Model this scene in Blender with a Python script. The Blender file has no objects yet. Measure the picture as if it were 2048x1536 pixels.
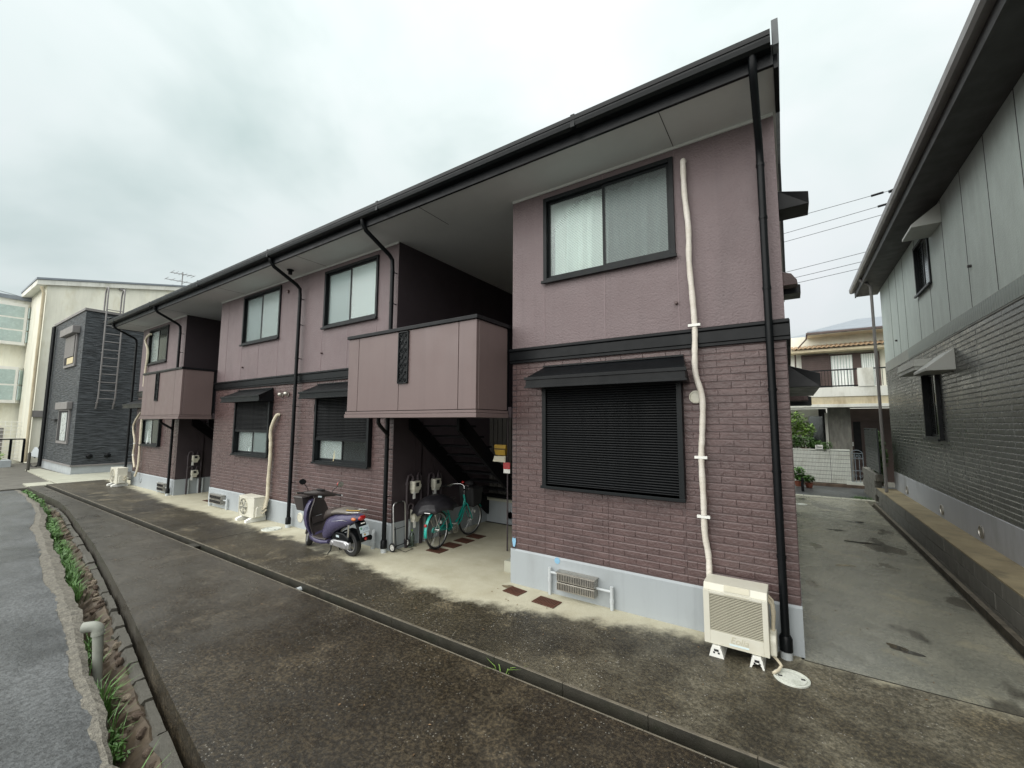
import bpy, bmesh, math, random
from mathutils import Vector, Matrix
random.seed(7)
SC = 1.18            # authored unit -> metres
sc = bpy.context.scene
COL = sc.collection
R = math.radians

# ------------------------------------------------------------------ camera
cam = bpy.data.cameras.new('camera'); camo = bpy.data.objects.new('camera', cam); COL.objects.link(camo)
sc.camera = camo
cam.sensor_width = 36.0; cam.lens = 835.0/2048*36; cam.clip_start = .05; cam.clip_end = 2000
def cam_basis(yaw, pitch, roll):
    f = Vector((math.sin(yaw)*math.cos(pitch), math.cos(yaw)*math.cos(pitch), math.sin(pitch)))
    r = Vector((math.cos(yaw), -math.sin(yaw), 0)); u = r.cross(f)
    c, s = math.cos(roll), math.sin(roll)
    return c*r+s*u, -s*r+c*u, f
cr, cu, cf = cam_basis(-0.586826, 0.0937171, 0.0044187)
mw = Matrix((cr, cu, -cf)).transposed().to_4x4()
mw.translation = Vector((-0.00226, -4.3324, 1.9))*SC
camo.matrix_world = mw

# ------------------------------------------------------------------ sky
SUN_EL, SUN_ROT = R(52), R(190)
world = bpy.data.worlds.new('World'); sc.world = world; world.use_nodes = True
wn, wl = world.node_tree.nodes, world.node_tree.links
wn.clear()
wo = wn.new('ShaderNodeOutputWorld'); bg = wn.new('ShaderNodeBackground'); bg.inputs['Strength'].default_value = 0.1
sky = wn.new('ShaderNodeTexSky'); sky.sky_type = 'NISHITA'; sky.sun_disc = False
sky.sun_elevation = SUN_EL; sky.sun_rotation = SUN_ROT; sky.air_density = 1.0; sky.dust_density = 3.0
tc = wn.new('ShaderNodeTexCoord')
mpn = wn.new('ShaderNodeMapping'); mpn.inputs['Scale'].default_value = (1.0, 1.0, 1.7)
n1 = wn.new('ShaderNodeTexNoise'); n1.inputs['Scale'].default_value = 1.7; n1.inputs['Detail'].default_value = 5; n1.inputs['Roughness'].default_value = .5; n1.inputs['Distortion'].default_value = .3
ramp = wn.new('ShaderNodeValToRGB')
ramp.color_ramp.elements[0].position = .33; ramp.color_ramp.elements[0].color = (.57, .68, .655, 1)
ramp.color_ramp.elements[1].position = .66; ramp.color_ramp.elements[1].color = (.92, .95, .95, 1)
e = ramp.color_ramp.elements.new(.5); e.color = (.80, .88, .86, 1)
mul = wn.new('ShaderNodeMixRGB'); mul.blend_type = 'MULTIPLY'; mul.inputs[0].default_value = 1; mul.inputs[2].default_value = (3.5, 3.5, 3.5, 1)
# overcast luminance: brighter overhead than at the horizon (CIE overcast)
sep = wn.new('ShaderNodeSeparateXYZ'); mr = wn.new('ShaderNodeMapRange')
mr.inputs[1].default_value = 0.0; mr.inputs[2].default_value = .75; mr.inputs[3].default_value = .66; mr.inputs[4].default_value = 1.12
mul2 = wn.new('ShaderNodeMixRGB'); mul2.blend_type = 'MULTIPLY'; mul2.inputs[0].default_value = 1
mix = wn.new('ShaderNodeMixRGB'); mix.inputs[0].default_value = .94
wl.new(tc.outputs['Generated'], mpn.inputs[0]); wl.new(mpn.outputs[0], n1.inputs['Vector'])
wl.new(n1.outputs['Fac'], ramp.inputs[0]); wl.new(ramp.outputs[0], mul.inputs[1])
wl.new(tc.outputs['Generated'], sep.inputs[0]); wl.new(sep.outputs['Z'], mr.inputs[0])
wl.new(mul.outputs[0], mul2.inputs[1]); wl.new(mr.outputs[0], mul2.inputs[2])
wl.new(sky.outputs[0], mix.inputs[1]); wl.new(mul2.outputs[0], mix.inputs[2])
wl.new(mix.outputs[0], bg.inputs[0]); wl.new(bg.outputs[0], wo.inputs[0])

# ------------------------------------------------------------------ sun behind cloud
sl = bpy.data.lights.new('sun', 'SUN'); sl.energy = 1.5; sl.angle = R(110); sl.color = (1, .97, .93)
so = bpy.data.objects.new('sun', sl); COL.objects.link(so)
sd = Vector((math.sin(SUN_ROT)*math.cos(SUN_EL), math.cos(SUN_ROT)*math.cos(SUN_EL), math.sin(SUN_EL)))
so.rotation_euler = sd.to_track_quat('Z', 'Y').to_euler(); so.location = (0, -10, 20)

sc.view_settings.view_transform = 'Standard'; sc.view_settings.look = 'None'
sc.view_settings.exposure = 1.65; sc.view_settings.gamma = 1; sc.view_settings.use_curve_mapping = False
sc.render.engine = 'CYCLES'; sc.cycles.max_bounces = 8

# ------------------------------------------------------------------ helpers
class MB:
    def __init__(s): s.v = []; s.f = []
    def add(s, vs, fs):
        n = len(s.v); s.v += [tuple(p) for p in vs]; s.f += [tuple(i+n for i in f) for f in fs]; return s
    def box(s, x0, x1, y0, y1, z0, z1):
        return s.add([(x0,y0,z0),(x1,y0,z0),(x1,y1,z0),(x0,y1,z0),(x0,y0,z1),(x1,y0,z1),(x1,y1,z1),(x0,y1,z1)],
                     [(0,3,2,1),(4,5,6,7),(0,1,5,4),(1,2,6,5),(2,3,7,6),(3,0,4,7)])
    def quad(s, a, b, c, d): return s.add([a,b,c,d], [(0,1,2,3)])
    def prism(s, poly, axis, a0, a1):
        n = len(poly)
        def P(p, a): return {'x':(a,p[0],p[1]), 'y':(p[0],a,p[1]), 'z':(p[0],p[1],a)}[axis]
        vs = [P(p,a0) for p in poly]+[P(p,a1) for p in poly]
        fs = [tuple(range(n)), tuple(range(2*n-1, n-1, -1))]+[(i,(i+1)%n,(i+1)%n+n,i+n) for i in range(n)]
        return s.add(vs, fs)
    def loft(s, rings, cap=True, closed=True):
        n = len(rings[0]); vs = [p for r in rings for p in r]; fs = []
        for k in range(len(rings)-1):
            for i in range(n if closed else n-1):
                j = (i+1)%n; fs.append((k*n+i, k*n+j, (k+1)*n+j, (k+1)*n+i))
        if cap and closed: fs += [tuple(range(n-1,-1,-1)), tuple(range((len(rings)-1)*n, len(rings)*n))]
        return s.add(vs, fs)
    def tube(s, pts, r, n=8, closed=False):
        pts = [Vector(p) for p in pts]; rs = r if isinstance(r,(list,tuple)) else [r]*len(pts)
        rings = []; up = None; m = len(pts)
        for i, p in enumerate(pts):
            if closed: t = pts[(i+1)%m]-pts[i-1]
            else: t = pts[min(i+1,m-1)]-pts[max(i-1,0)]
            t.normalize()
            if up is None:
                up = Vector((0,0,1)) if abs(t.z) < .9 else Vector((1,0,0))
            a = t.cross(up); a.normalize(); b = a.cross(t); b.normalize(); up = b
            rings.append([p+(a*math.cos(2*math.pi*k/n)+b*math.sin(2*math.pi*k/n))*rs[i] for k in range(n)])
        if closed: rings.append(rings[0])
        return s.loft(rings, cap=not closed)
    def cyl(s, p0, p1, r, n=12, r1=None): return s.tube([p0,p1], [r, r if r1 is None else r1], n)
    def lathe(s, prof, n=20, c=(0,0,0), axis='z', cap=True):
        rings = []
        for (r, h) in prof:
            ring = []
            for k in range(n):
                a = 2*math.pi*k/n; x, y = r*math.cos(a), r*math.sin(a)
                ring.append({'z':(c[0]+x,c[1]+y,c[2]+h), 'y':(c[0]+x,c[1]+h,c[2]+y), 'x':(c[0]+h,c[1]+x,c[2]+y)}[axis])
            rings.append(ring)
        return s.loft(rings, cap=cap)
    def blob(s, c, rx, ry, rz, nu=10, nv=6):
        rings = []
        for i in range(nv+1):
            t = -math.pi/2+math.pi*i/nv; q = max(math.cos(t), .02)
            rings.append([(c[0]+rx*q*math.cos(2*math.pi*k/nu), c[1]+ry*q*math.sin(2*math.pi*k/nu), c[2]+rz*math.sin(t)) for k in range(nu)])
        return s.loft(rings)
    def build(s, name, m, parent=None, k=SC, smooth=0, bevel=0, recalc=True):
        me = bpy.data.meshes.new(name)
        me.from_pydata([(p[0]*k,p[1]*k,p[2]*k) for p in s.v], [], s.f)
        if recalc:
            b = bmesh.new(); b.from_mesh(me); bmesh.ops.recalc_face_normals(b, faces=b.faces); b.to_mesh(me); b.free()
        if smooth:
            me.polygons.foreach_set('use_smooth', [True]*len(me.polygons)); me.set_sharp_from_angle(angle=R(smooth))
        if m: me.materials.append(m)
        o = bpy.data.objects.new(name, me); COL.objects.link(o)
        if parent: o.parent = parent
        if bevel:
            b = o.modifiers.new('bevel', 'BEVEL'); b.width = bevel; b.segments = 2; b.limit_method = 'ANGLE'
        return o

def thing(name, label, cat, loc=(0,0,0), rz=0, group=None, k=SC):
    o = bpy.data.objects.new(name, None); COL.objects.link(o)
    o.location = Vector(loc)*k; o.rotation_euler = (0,0,rz); o.empty_display_size = .2
    o['label'] = label; o['category'] = cat
    if group: o['group'] = group
    return o
def tag(o, label, cat, group=None):
    o['label'] = label; o['category'] = cat
    if group: o['group'] = group
    return o
def struct(o): o['kind'] = 'structure'; return o
def stuff(o): o['kind'] = 'stuff'; return o
def inst(name, me, parent, loc, rot=(0,0,0), scale=None):
    o = bpy.data.objects.new(name, me); COL.objects.link(o); o.parent = parent; o.location = loc; o.rotation_euler = rot
    if scale: o.scale = scale
    return o
def copy_tree(o, parent=None):
    c = o.copy(); COL.objects.link(c)
    if parent: c.parent = parent
    for ch in list(o.children): copy_tree(ch, c)
    return c

# ------------------------------------------------------------------ materials
def new_mat(name):
    m = bpy.data.materials.new(name); m.use_nodes = True
    nt = m.node_tree; return m, nt.nodes, nt.links, nt.nodes['Principled BSDF']
def noise(N, L, scale, detail=4, rough=.55, coord='Object', stretch=None, dist=0):
    if coord == 'World': t = N.new('ShaderNodeNewGeometry'); coord = 'Position'
    else: t = N.new('ShaderNodeTexCoord')
    n = N.new('ShaderNodeTexNoise')
    n.inputs['Scale'].default_value = scale; n.inputs['Detail'].default_value = detail; n.inputs['Roughness'].default_value = rough
    n.inputs['Distortion'].default_value = dist
    if stretch:
        mp = N.new('ShaderNodeMapping'); mp.inputs['Scale'].default_value = stretch
        L.new(t.outputs[coord], mp.inputs[0]); L.new(mp.outputs[0], n.inputs['Vector'])
    else: L.new(t.outputs[coord], n.inputs['Vector'])
    return n.outputs['Fac']
def mrange(N, L, v, a, b, c=0., d=1., smooth=False):
    m = N.new('ShaderNodeMapRange'); m.inputs[1].default_value = a; m.inputs[2].default_value = b
    m.inputs[3].default_value = c; m.inputs[4].default_value = d
    if smooth: m.interpolation_type = 'SMOOTHSTEP'
    L.new(v, m.inputs[0]); return m.outputs[0]
def mixc(N, L, f, a, b, mode='MIX'):
    m = N.new('ShaderNodeMixRGB'); m.blend_type = mode
    for i, v in ((0,f),(1,a),(2,b)):
        if isinstance(v, (int,float)): m.inputs[i].default_value = v
        elif isinstance(v, tuple): m.inputs[i].default_value = (*v[:3], 1)
        else: L.new(v, m.inputs[i])
    return m.outputs[0]
def math_n(N, L, op, a, b=0.):
    m = N.new('ShaderNodeMath'); m.operation = op
    for i, v in ((0,a),(1,b)):
        if isinstance(v,(int,float)): m.inputs[i].default_value = v
        else: L.new(v, m.inputs[i])
    return m.outputs[0]
def bump(N, L, P, h, strength=.3, dist=.01):
    b = N.new('ShaderNodeBump'); b.inputs['Strength'].default_value = strength; b.inputs['Distance'].default_value = dist
    L.new(h, b.inputs['Height']); L.new(b.outputs[0], P.inputs['Normal'])
def mat(name, col, rough=.5, var=.12, vs=3., metal=0., bmp=0., bs=60., bd=.004, spec=.5, dirt=None, ds=2., streak=False, rvar=.08, wc=False):
    cd = 'World' if wc else 'Object'
    m, N, L, P = new_mat(name)
    a = noise(N, L, vs, 6, .6, cd, stretch=(1,1,.25) if streak else None)
    c = mixc(N, L, mrange(N,L,a,.3,.7), tuple(x*(1-var) for x in col), tuple(min(1,x*(1+var)) for x in col))
    if dirt:
        d = noise(N, L, ds, 8, .65, cd, stretch=(1,1,.35) if streak else None)
        c = mixc(N, L, mrange(N,L,d,.52,.75), c, dirt)
    if streak:
        q = noise(N, L, 7, 5, .6, cd, stretch=(1.4,1.4,.045)); c = mixc(N, L, mrange(N,L,q,.54,.74,0,.17), c, tuple(x*.62 for x in (dirt or col)))
    if wc:
        q = noise(N, L, 4, 2, .5, cd, stretch=(.8,.8,3.2)); c = mixc(N, L, mrange(N,L,q,.35,.65), mixc(N,L,1.,c,(.84,.84,.84),'MULTIPLY'), mixc(N,L,1.,c,(1.15,1.15,1.15),'MULTIPLY'))
    L.new(c, P.inputs['Base Color'])
    r = noise(N, L, vs*2.3, 3)
    L.new(mrange(N,L,r,.3,.7,max(.02,rough-rvar),min(1,rough+rvar)), P.inputs['Roughness'])
    P.inputs['Metallic'].default_value = metal; P.inputs['Specular IOR Level'].default_value = spec
    if bmp: bump(N, L, P, noise(N, L, bs, 4, .6, cd), bmp, bd)
    return m
Mt = {}
Mt['stucco'] = mat('mauve_stucco', (.158,.118,.121), .52, .07, 1.2, bmp=.9, bs=42, bd=.012, dirt=(.118,.088,.091), ds=1.4, streak=True)
Mt['brick'] = mat('mauve_brick_paint', (.098,.062,.059), .30, .10, 1.5, bmp=.75, bs=38, bd=.010, dirt=(.074,.047,.046), ds=1.1, wc=True)
Mt['mortar'] = mat('mauve_joint', (.088,.058,.056), .5, .06, 2)
Mt['seam'] = mat('mauve_sealant', (.19,.14,.145), .5, .05, 3)
Mt['panel'] = mat('balcony_panel', (.142,.102,.097), .45, .06, 1.2, bmp=.15, bs=120, bd=.002, dirt=(.122,.088,.083), ds=1.2, streak=True)
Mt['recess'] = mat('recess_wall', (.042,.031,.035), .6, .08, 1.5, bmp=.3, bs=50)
Mt['black'] = mat('black_metal', (.004,.005,.006), .36, .2, 3, bmp=.05, bs=15, spec=.2)
Mt['dkframe'] = mat('dark_bronze_frame', (.007,.009,.010), .42, .15, 4, spec=.22)
Mt['shutter'] = mat('shutter_slat', (.005,.006,.007), .45, .12, 5, spec=.18)
Mt['stairdk'] = mat('black_stair_steel',(.004,.004,.005),.6,.2,4,spec=.15)
Mt['dkpanel'] = mat('grey_corrugated_sheet',(.045,.042,.036),.6,.15,3)
Mt['soffit'] = mat('soffit_board', (.60,.60,.58), .7, .05, 1.)
Mt['soffitlip'] = mat('soffit_moulding', (.62,.63,.6), .5, .05, 3)
Mt['found'] = mat('foundation_paint', (.33,.36,.375), .6, .05, .9, bmp=.25, bs=70, bd=.003, dirt=(.26,.28,.285), ds=1.2, streak=True)
Mt['cream'] = mat('cream_plastic', (.60,.585,.50), .42, .05, 2, dirt=(.50,.47,.36), ds=1.5)
Mt['acslat'] = mat('ac_grille', (.50,.475,.37), .5, .05, 4)
Mt['rgut2'] = mat('grey_verge', (.07,.08,.085), .45)
Mt['dark'] = mat('dark_void', (.012,.012,.013), .8, .1, 3)
Mt['tape'] = mat('pipe_tape', (.70,.66,.60), .55, .07, 6, bmp=.5, bs=45, bd=.006)
Mt['tape2'] = mat('cream_pipe_tape', (.60,.54,.42), .55, .08, 6, bmp=.5, bs=45, bd=.006)
Mt['steel'] = mat('stainless_steel', (.42,.40,.36), .32, .15, 8, metal=.8)
Mt['alu'] = mat('aluminium', (.55,.55,.54), .35, .1, 6, metal=.85)
Mt['wpipe'] = mat('grey_white_pipe', (.46,.49,.50), .45, .06, 5)
Mt['rust'] = mat('rusty_iron', (.085,.032,.017), .75, .35, 12, bmp=.4, bs=90)
Mt['lid'] = mat('white_cast_lid', (.60,.62,.56), .6, .10, 6, bmp=.5, bs=40, dirt=(.30,.32,.26), ds=6)
Mt['curtain'] = mat('curtain_cloth', (.84,.86,.84), .85, .06, 3)
Mt['curtain_tan'] = mat('tan_curtain_cloth', (.55,.48,.30), .85, .06, 3)
Mt['white'] = mat('white_paint', (.74,.74,.70), .5, .06, 4)
Mt['room'] = mat('dark_room', (.03,.03,.03), .9, .1, 2)
def tape_mat(name, c1, c2):
    m, N, L, P = new_mat(name); t = N.new('ShaderNodeTexCoord'); w = N.new('ShaderNodeTexWave'); w.bands_direction='Z'; w.wave_profile='SAW'
    w.inputs['Scale'].default_value = 6; w.inputs['Distortion'].default_value = 1.2; w.inputs['Detail'].default_value = 1
    mp = N.new('ShaderNodeMapping'); mp.inputs['Rotation'].default_value = (.35,.25,0); L.new(t.outputs['Object'],mp.inputs[0]); L.new(mp.outputs[0],w.inputs[0])
    c = mixc(N,L,mrange(N,L,noise(N,L,7,6,.7),.35,.7),c1,c2); c = mixc(N,L,mrange(N,L,w.outputs['Fac'],0,.12,.35,0),c,tuple(x*.6 for x in c2))
    L.new(c,P.inputs['Base Color']); P.inputs['Roughness'].default_value=.5; bump(N,L,P,w.outputs['Fac'],.6,.006); return m
Mt['tape'] = tape_mat('pipe_tape',(.72,.68,.62),(.60,.55,.47)); Mt['tape2'] = tape_mat('cream_pipe_tape',(.64,.58,.45),(.48,.42,.30))
# glass: mostly clear with a Fresnel mirror
def glass(name, tint=(.90,.95,.93), rough=.02, hatch=False, frost=.0):
    m, N, L, P = new_mat(name); N.remove(P)
    out = [n for n in N if n.type == 'OUTPUT_MATERIAL'][0]
    tr = N.new('ShaderNodeBsdfTransparent'); tr.inputs[0].default_value = (*tint,1)
    gl = N.new('ShaderNodeBsdfGlossy'); gl.inputs['Roughness'].default_value = rough; gl.inputs[0].default_value = (.95,1,1,1)
    fr = N.new('ShaderNodeFresnel'); fr.inputs[0].default_value = 1.55
    df = N.new('ShaderNodeBsdfDiffuse'); df.inputs[0].default_value = (.72,.80,.77,1)
    m1 = N.new('ShaderNodeMixShader'); m1.inputs[0].default_value = frost; L.new(tr.outputs[0], m1.inputs[1]); L.new(df.outputs[0], m1.inputs[2])
    mx = N.new('ShaderNodeMixShader'); L.new(fr.outputs[0], mx.inputs[0]); L.new(m1.outputs[0], mx.inputs[1]); L.new(gl.outputs[0], mx.inputs[2])
    b = N.new('ShaderNodeBump'); b.inputs['Strength'].default_value = .35; b.inputs['Distance'].default_value = .002
    if hatch:
        t = N.new('ShaderNodeTexCoord'); w = N.new('ShaderNodeTexWave'); w.bands_direction = 'DIAGONAL'; w.inputs['Scale'].default_value = 16
        L.new(t.outputs['Object'], w.inputs[0]); b.inputs['Strength'].default_value = .0
        c = mixc(N, L, mrange(N,L,w.outputs['Fac'],.0,.5), tuple(x*.90 for x in tint), tint); L.new(c, tr.inputs[0])
    else: L.new(noise(N, L, 3, 2), b.inputs['Height'])
    L.new(b.outputs[0], gl.inputs['Normal']); L.new(b.outputs[0], fr.inputs['Normal'])
    L.new(mx.outputs[0], out.inputs[0]); return m
Mt['glass'] = glass('window_glass', rough=.22, frost=.22)
Mt['wired'] = glass('patterned_glass', rough=.30, hatch=True, frost=.10)
Mt['wired2'] = glass('patterned_glass_screened', (.55,.60,.59), rough=.36, hatch=True, frost=.04)
Mt['screen'] = glass('insect_screen', (.60,.65,.64), .3, frost=.08)
Mt['dimglass'] = glass('dim_glass', (.30,.36,.35), .12)
# ---- ground materials
def wet_ground(name, dark, mid, light_patch=None, speck=(.5,.48,.42), rough=.42, speck_amt=.60, fc=1.0):
    m, N, L, P = new_mat(name)
    big = noise(N, L, .55, 7, .62); med = noise(N, L, 2.6, 8, .7); fine = noise(N, L, 34, 5, .78); fine2 = noise(N, L, 11, 6, .75)
    c = mixc(N, L, mrange(N,L,big,.36,.64), dark, mid)
    c = mixc(N, L, mrange(N,L,fine2,.42,.62,0,.6*fc), c, mixc(N,L,1.0,c,(.55,.53,.50),'MULTIPLY'))
    c = mixc(N, L, mrange(N,L,med,.45,.8,0,.55), c, tuple(x*.55 for x in dark))
    if light_patch: c = mixc(N, L, mrange(N,L,noise(N,L,1.3,9,.7),.54,.70,0,.85), c, light_patch)
    c = mixc(N, L, mrange(N,L,fine,.54-.08*fc*1.0,.54+.08) if fc >= 1 else mrange(N,L,fine,.30,.80), mixc(N,L,1.0,c,(.55,.55,.55),'MULTIPLY'), mixc(N,L,1.0,c,(2.0,1.92,1.75),'MULTIPLY'))
    vo = N.new('ShaderNodeTexVoronoi'); vo.inputs['Scale'].default_value = 38
    t = N.new('ShaderNodeTexCoord'); L.new(t.outputs['Object'], vo.inputs['Vector'])
    spm = mrange(N,L,noise(N,L,1.7,6,.7),.45,.68)
    thr = math_n(N,L,'MULTIPLY',mrange(N,L,vo.outputs['Distance'],.26,.12),mrange(N,L,noise(N,L,14,2),.50,.56))
    sp = math_n(N,L,'MULTIPLY',thr,math_n(N,L,'ADD',math_n(N,L,'MULTIPLY',spm,speck_amt),.08))
    c = mixc(N, L, sp, c, speck)
    L.new(c, P.inputs['Base Color'])
    L.new(mrange(N,L,med,.3,.7,rough-.12,rough+.18), P.inputs['Roughness'])
    h = math_n(N,L,'ADD',fine,math_n(N,L,'MULTIPLY',fine2,.6))
    bump(N, L, P, h, .5*fc, .008)
    return m, N, L, P, c
def lane_mat():
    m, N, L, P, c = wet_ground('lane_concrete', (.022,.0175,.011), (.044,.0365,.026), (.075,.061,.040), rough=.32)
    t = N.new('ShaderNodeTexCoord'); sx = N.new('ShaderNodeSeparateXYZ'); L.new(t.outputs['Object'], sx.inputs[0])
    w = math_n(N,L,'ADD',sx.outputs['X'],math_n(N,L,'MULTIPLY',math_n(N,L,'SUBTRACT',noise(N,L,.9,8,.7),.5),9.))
    k = mrange(N,L,w,-4.,-8.,0,1,True)          # wet sheen painted in as grey towards the far end, browner stain nearer
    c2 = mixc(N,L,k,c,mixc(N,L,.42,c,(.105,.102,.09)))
    for l in list(L):
        if l.to_socket == P.inputs['Base Color']: L.remove(l)
    L.new(c2, P.inputs['Base Color']); return m
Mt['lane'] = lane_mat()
def apron_mat():
    m, N, L, P, c = wet_ground('apron_concrete', (.024,.021,.014), (.070,.060,.040), (.17,.145,.095), speck=(.62,.60,.54), rough=.46, speck_amt=1.0)
    t = N.new('ShaderNodeTexCoord'); s = N.new('ShaderNodeSeparateXYZ'); L.new(t.outputs['Object'], s.inputs[0])
    # dry rain-shadow strip: the clean concrete edge follows the eave, deeper at the stairwells
    rp = N.new('ShaderNodeValToRGB'); L.new(mrange(N,L,s.outputs['X'],-19*SC,2*SC), rp.inputs[0])
    cr_ = rp.color_ramp
    def st(x, v):
        p = (x+19)/21.; e = cr_.elements.new(p); e.color = (v,v,v,1)
    cr_.elements[0].color = (.1,.1,.1,1); cr_.elements[1].color = (0,0,0,1)
    for x, v in ((-17,.15),(-14,.30),(-12.5,.50),(-10.5,.45),(-6.7,.45),(-5.3,.58),(-4.2,.70),(-3.0,.70),(-2.5,.60),(-1.8,.40),(-1.1,.2),(-.7,.14),(-.45,.0)): st(x, v)
    wob = math_n(N,L,'MULTIPLY',math_n(N,L,'SUBTRACT',noise(N,L,2.6,10,.72),.5),.75)
    d = math_n(N,L,'ADD',math_n(N,L,'ADD',s.outputs['Y'],math_n(N,L,'MULTIPLY',rp.outputs[0],SC)),wob)
    k = mrange(N,L,d,-.13,.15,0,1,True)
    dry = mixc(N,L,mrange(N,L,noise(N,L,2.5,7,.65),.35,.7),(.54,.52,.40),(.43,.40,.29))
    dry = mixc(N,L,mrange(N,L,noise(N,L,90,3),.3,.7,0,.35),dry,(.22,.19,.13))
    worn = math_n(N,L,'MULTIPLY',mrange(N,L,s.outputs['X'],-3.5,-.2,0,1,True),mrange(N,L,noise(N,L,1.6,9,.72),.44,.62))
    c = mixc(N,L,math_n(N,L,'MULTIPLY',worn,.75),c,mixc(N,L,mrange(N,L,noise(N,L,30,4,.8),.42,.6),(.07,.062,.042),(.26,.235,.17)))
    c2 = mixc(N,L,k,c,dry)
    for l in list(L):
        if l.to_socket == P.inputs['Base Color']: L.remove(l)
    L.new(c2, P.inputs['Base Color'])
    ro = [l for l in L if l.to_socket == P.inputs['Roughness']][0].from_socket
    r2 = N.new('ShaderNodeMix'); L.new(k, r2.inputs[0]); L.new(ro, r2.inputs[2]); r2.inputs[3].default_value = .8
    L.new(r2.outputs[0], P.inputs['Roughness'])
    return m
Mt['apron'] = apron_mat()
def alley_mat():
    m, N, L, P, c = wet_ground('alley_concrete', (.14,.145,.128), (.27,.268,.225), (.33,.31,.23), rough=.24, speck_amt=.25, fc=.35)
    pud = mrange(N,L,noise(N,L,1.1,4,.5,stretch=(1,.55,1)),.57,.62,0,1,True)
    c2 = mixc(N,L,math_n(N,L,'MULTIPLY',pud,.75),c,(.035,.030,.022))
    for l in list(L):
        if l.to_socket == P.inputs['Base Color']: L.remove(l)
    L.new(c2, P.inputs['Base Color'])
    ro = [l for l in L if l.to_socket == P.inputs['Roughness']][0].from_socket
    r2 = N.new('ShaderNodeMix'); L.new(pud, r2.inputs[0]); L.new(ro, r2.inputs[2]); r2.inputs[3].default_value = .12
    L.new(r2.outputs[0], P.inputs['Roughness']); return m
Mt['alley'] = alley_mat()
def road_mat():
    m, N, L, P = new_mat('road_asphalt')
    big = noise(N,L,.9,7,.65); fine = noise(N,L,38,5,.8)
    c = mixc(N,L,mrange(N,L,big,.35,.65),(.036,.039,.040),(.098,.104,.106))
    c = mixc(N,L,mrange(N,L,fine,.42,.60,0,.95),mixc(N,L,1.,c,(.45,.45,.45),'MULTIPLY'),mixc(N,L,1.,c,(1.5,1.5,1.5),'MULTIPLY'))
    L.new(c,P.inputs['Base Color']); L.new(mrange(N,L,big,.3,.7,.28,.5),P.inputs['Roughness'])
    bump(N,L,P,fine,.9,.010); return m
Mt['road'] = road_mat()
Mt['kerb'] = mat('mossy_kerb', (.026,.024,.017), .6, .35, 4, bmp=.5, bs=60, dirt=(.012,.015,.007), ds=5)
Mt['kerbtop'] = mat('worn_concrete', (.12,.105,.078), .6, .3, 9, bmp=.5, bs=60, dirt=(.035,.03,.022), ds=6)
Mt['block'] = mat('old_block', (.060,.056,.045), .7, .3, 3, bmp=.7, bs=45, bd=.01, dirt=(.03,.03,.022), ds=2.5, streak=True)
Mt['block2'] = mat('stained_wall_block', (.15,.145,.125), .75, .25, 3, bmp=.6, bs=45, bd=.008, dirt=(.045,.044,.034), ds=2.2, streak=True)
Mt['ledge'] = mat('sandy_ledge', (.26,.215,.13), .8, .25, 2, bmp=.4, bs=70, dirt=(.12,.105,.07), ds=2.5)
Mt['gravel'] = mat('gravel_verge', (.145,.135,.11), .8, .45, 30, bmp=1, bs=60, bd=.02, dirt=(.07,.065,.055), ds=12)
Mt['stone'] = mat('rust_stone', (.115,.082,.058), .8, .4, 4, bmp=.8, bs=25, bd=.02, dirt=(.06,.04,.03), ds=3)
Mt['stone2'] = mat('pale_stone', (.22,.18,.13), .8, .35, 4, bmp=.8, bs=25, bd=.02, dirt=(.09,.07,.05), ds=3)
Mt['soil'] = mat('ditch_mud', (.062,.045,.028), .7, .4, 6, bmp=.6, bs=40)
Mt['leaf'] = mat('weed_leaf', (.075,.17,.035), .5, .35, 5)
Mt['leaf2'] = mat('shrub_leaf', (.06,.125,.028), .5, .4, 3)
Mt['leaf3'] = mat('bright_leaf', (.15,.25,.05), .5, .3, 3)
Mt['padc'] = mat('pale_concrete', (.36,.36,.29), .7, .12, 2, bmp=.2, bs=60)
Mt['dirtg'] = mat('bare_ground', (.10,.095,.08), .85, .3, 2, bmp=.4, bs=20)

# ------------------------------------------------------------------ facade builders (local: wall plane y=0, outside is -y)
def wall_holes(mb, x0, x1, z0, z1, holes, y=0., depth=.12):
    xs = sorted({x0,x1,*[c for h in holes for c in h[:2]]}); zs = sorted({z0,z1,*[c for h in holes for c in h[2:]]})
    for i in range(len(xs)-1):
        for j in range(len(zs)-1):
            cx, cz = (xs[i]+xs[i+1])/2, (zs[j]+zs[j+1])/2
            if any(h[0]<cx<h[1] and h[2]<cz<h[3] for h in holes): continue
            mb.quad((xs[i],y,zs[j]),(xs[i+1],y,zs[j]),(xs[i+1],y,zs[j+1]),(xs[i],y,zs[j+1]))
    for a,b,c,d in holes:
        mb.quad((a,y,c),(a,y,d),(a,y+depth,d),(a,y+depth,c)); mb.quad((b,y,c),(b,y+depth,c),(b,y+depth,d),(b,y,d))
        mb.quad((a,y,c),(a,y+depth,c),(b,y+depth,c),(b,y,c)); mb.quad((a,y,d),(b,y,d),(b,y+depth,d),(a,y+depth,d))

def curtain(x0, x1, z0, z1, y, parent, m, amp=.042, wl=.15):
    mb = MB(); n = max(12, int((x1-x0)/.012)); top = []; bot = []
    ph = random.random()*6
    for i in range(n+1):
        x = x0+(x1-x0)*i/n
        d = amp*(math.sin(x/wl*6.28+ph+1.3*math.sin(x*5+ph))+.5*math.sin(x/wl*2.9+ph*2)+.3*math.sin(x/wl*15+ph))
        top.append((x,y+d*.6,z1)); bot.append((x,y+d*1.2,z0))
    mb.loft([bot, top], closed=False)
    return mb.build('curtain', m, parent, smooth=60, recalc=False)

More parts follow.
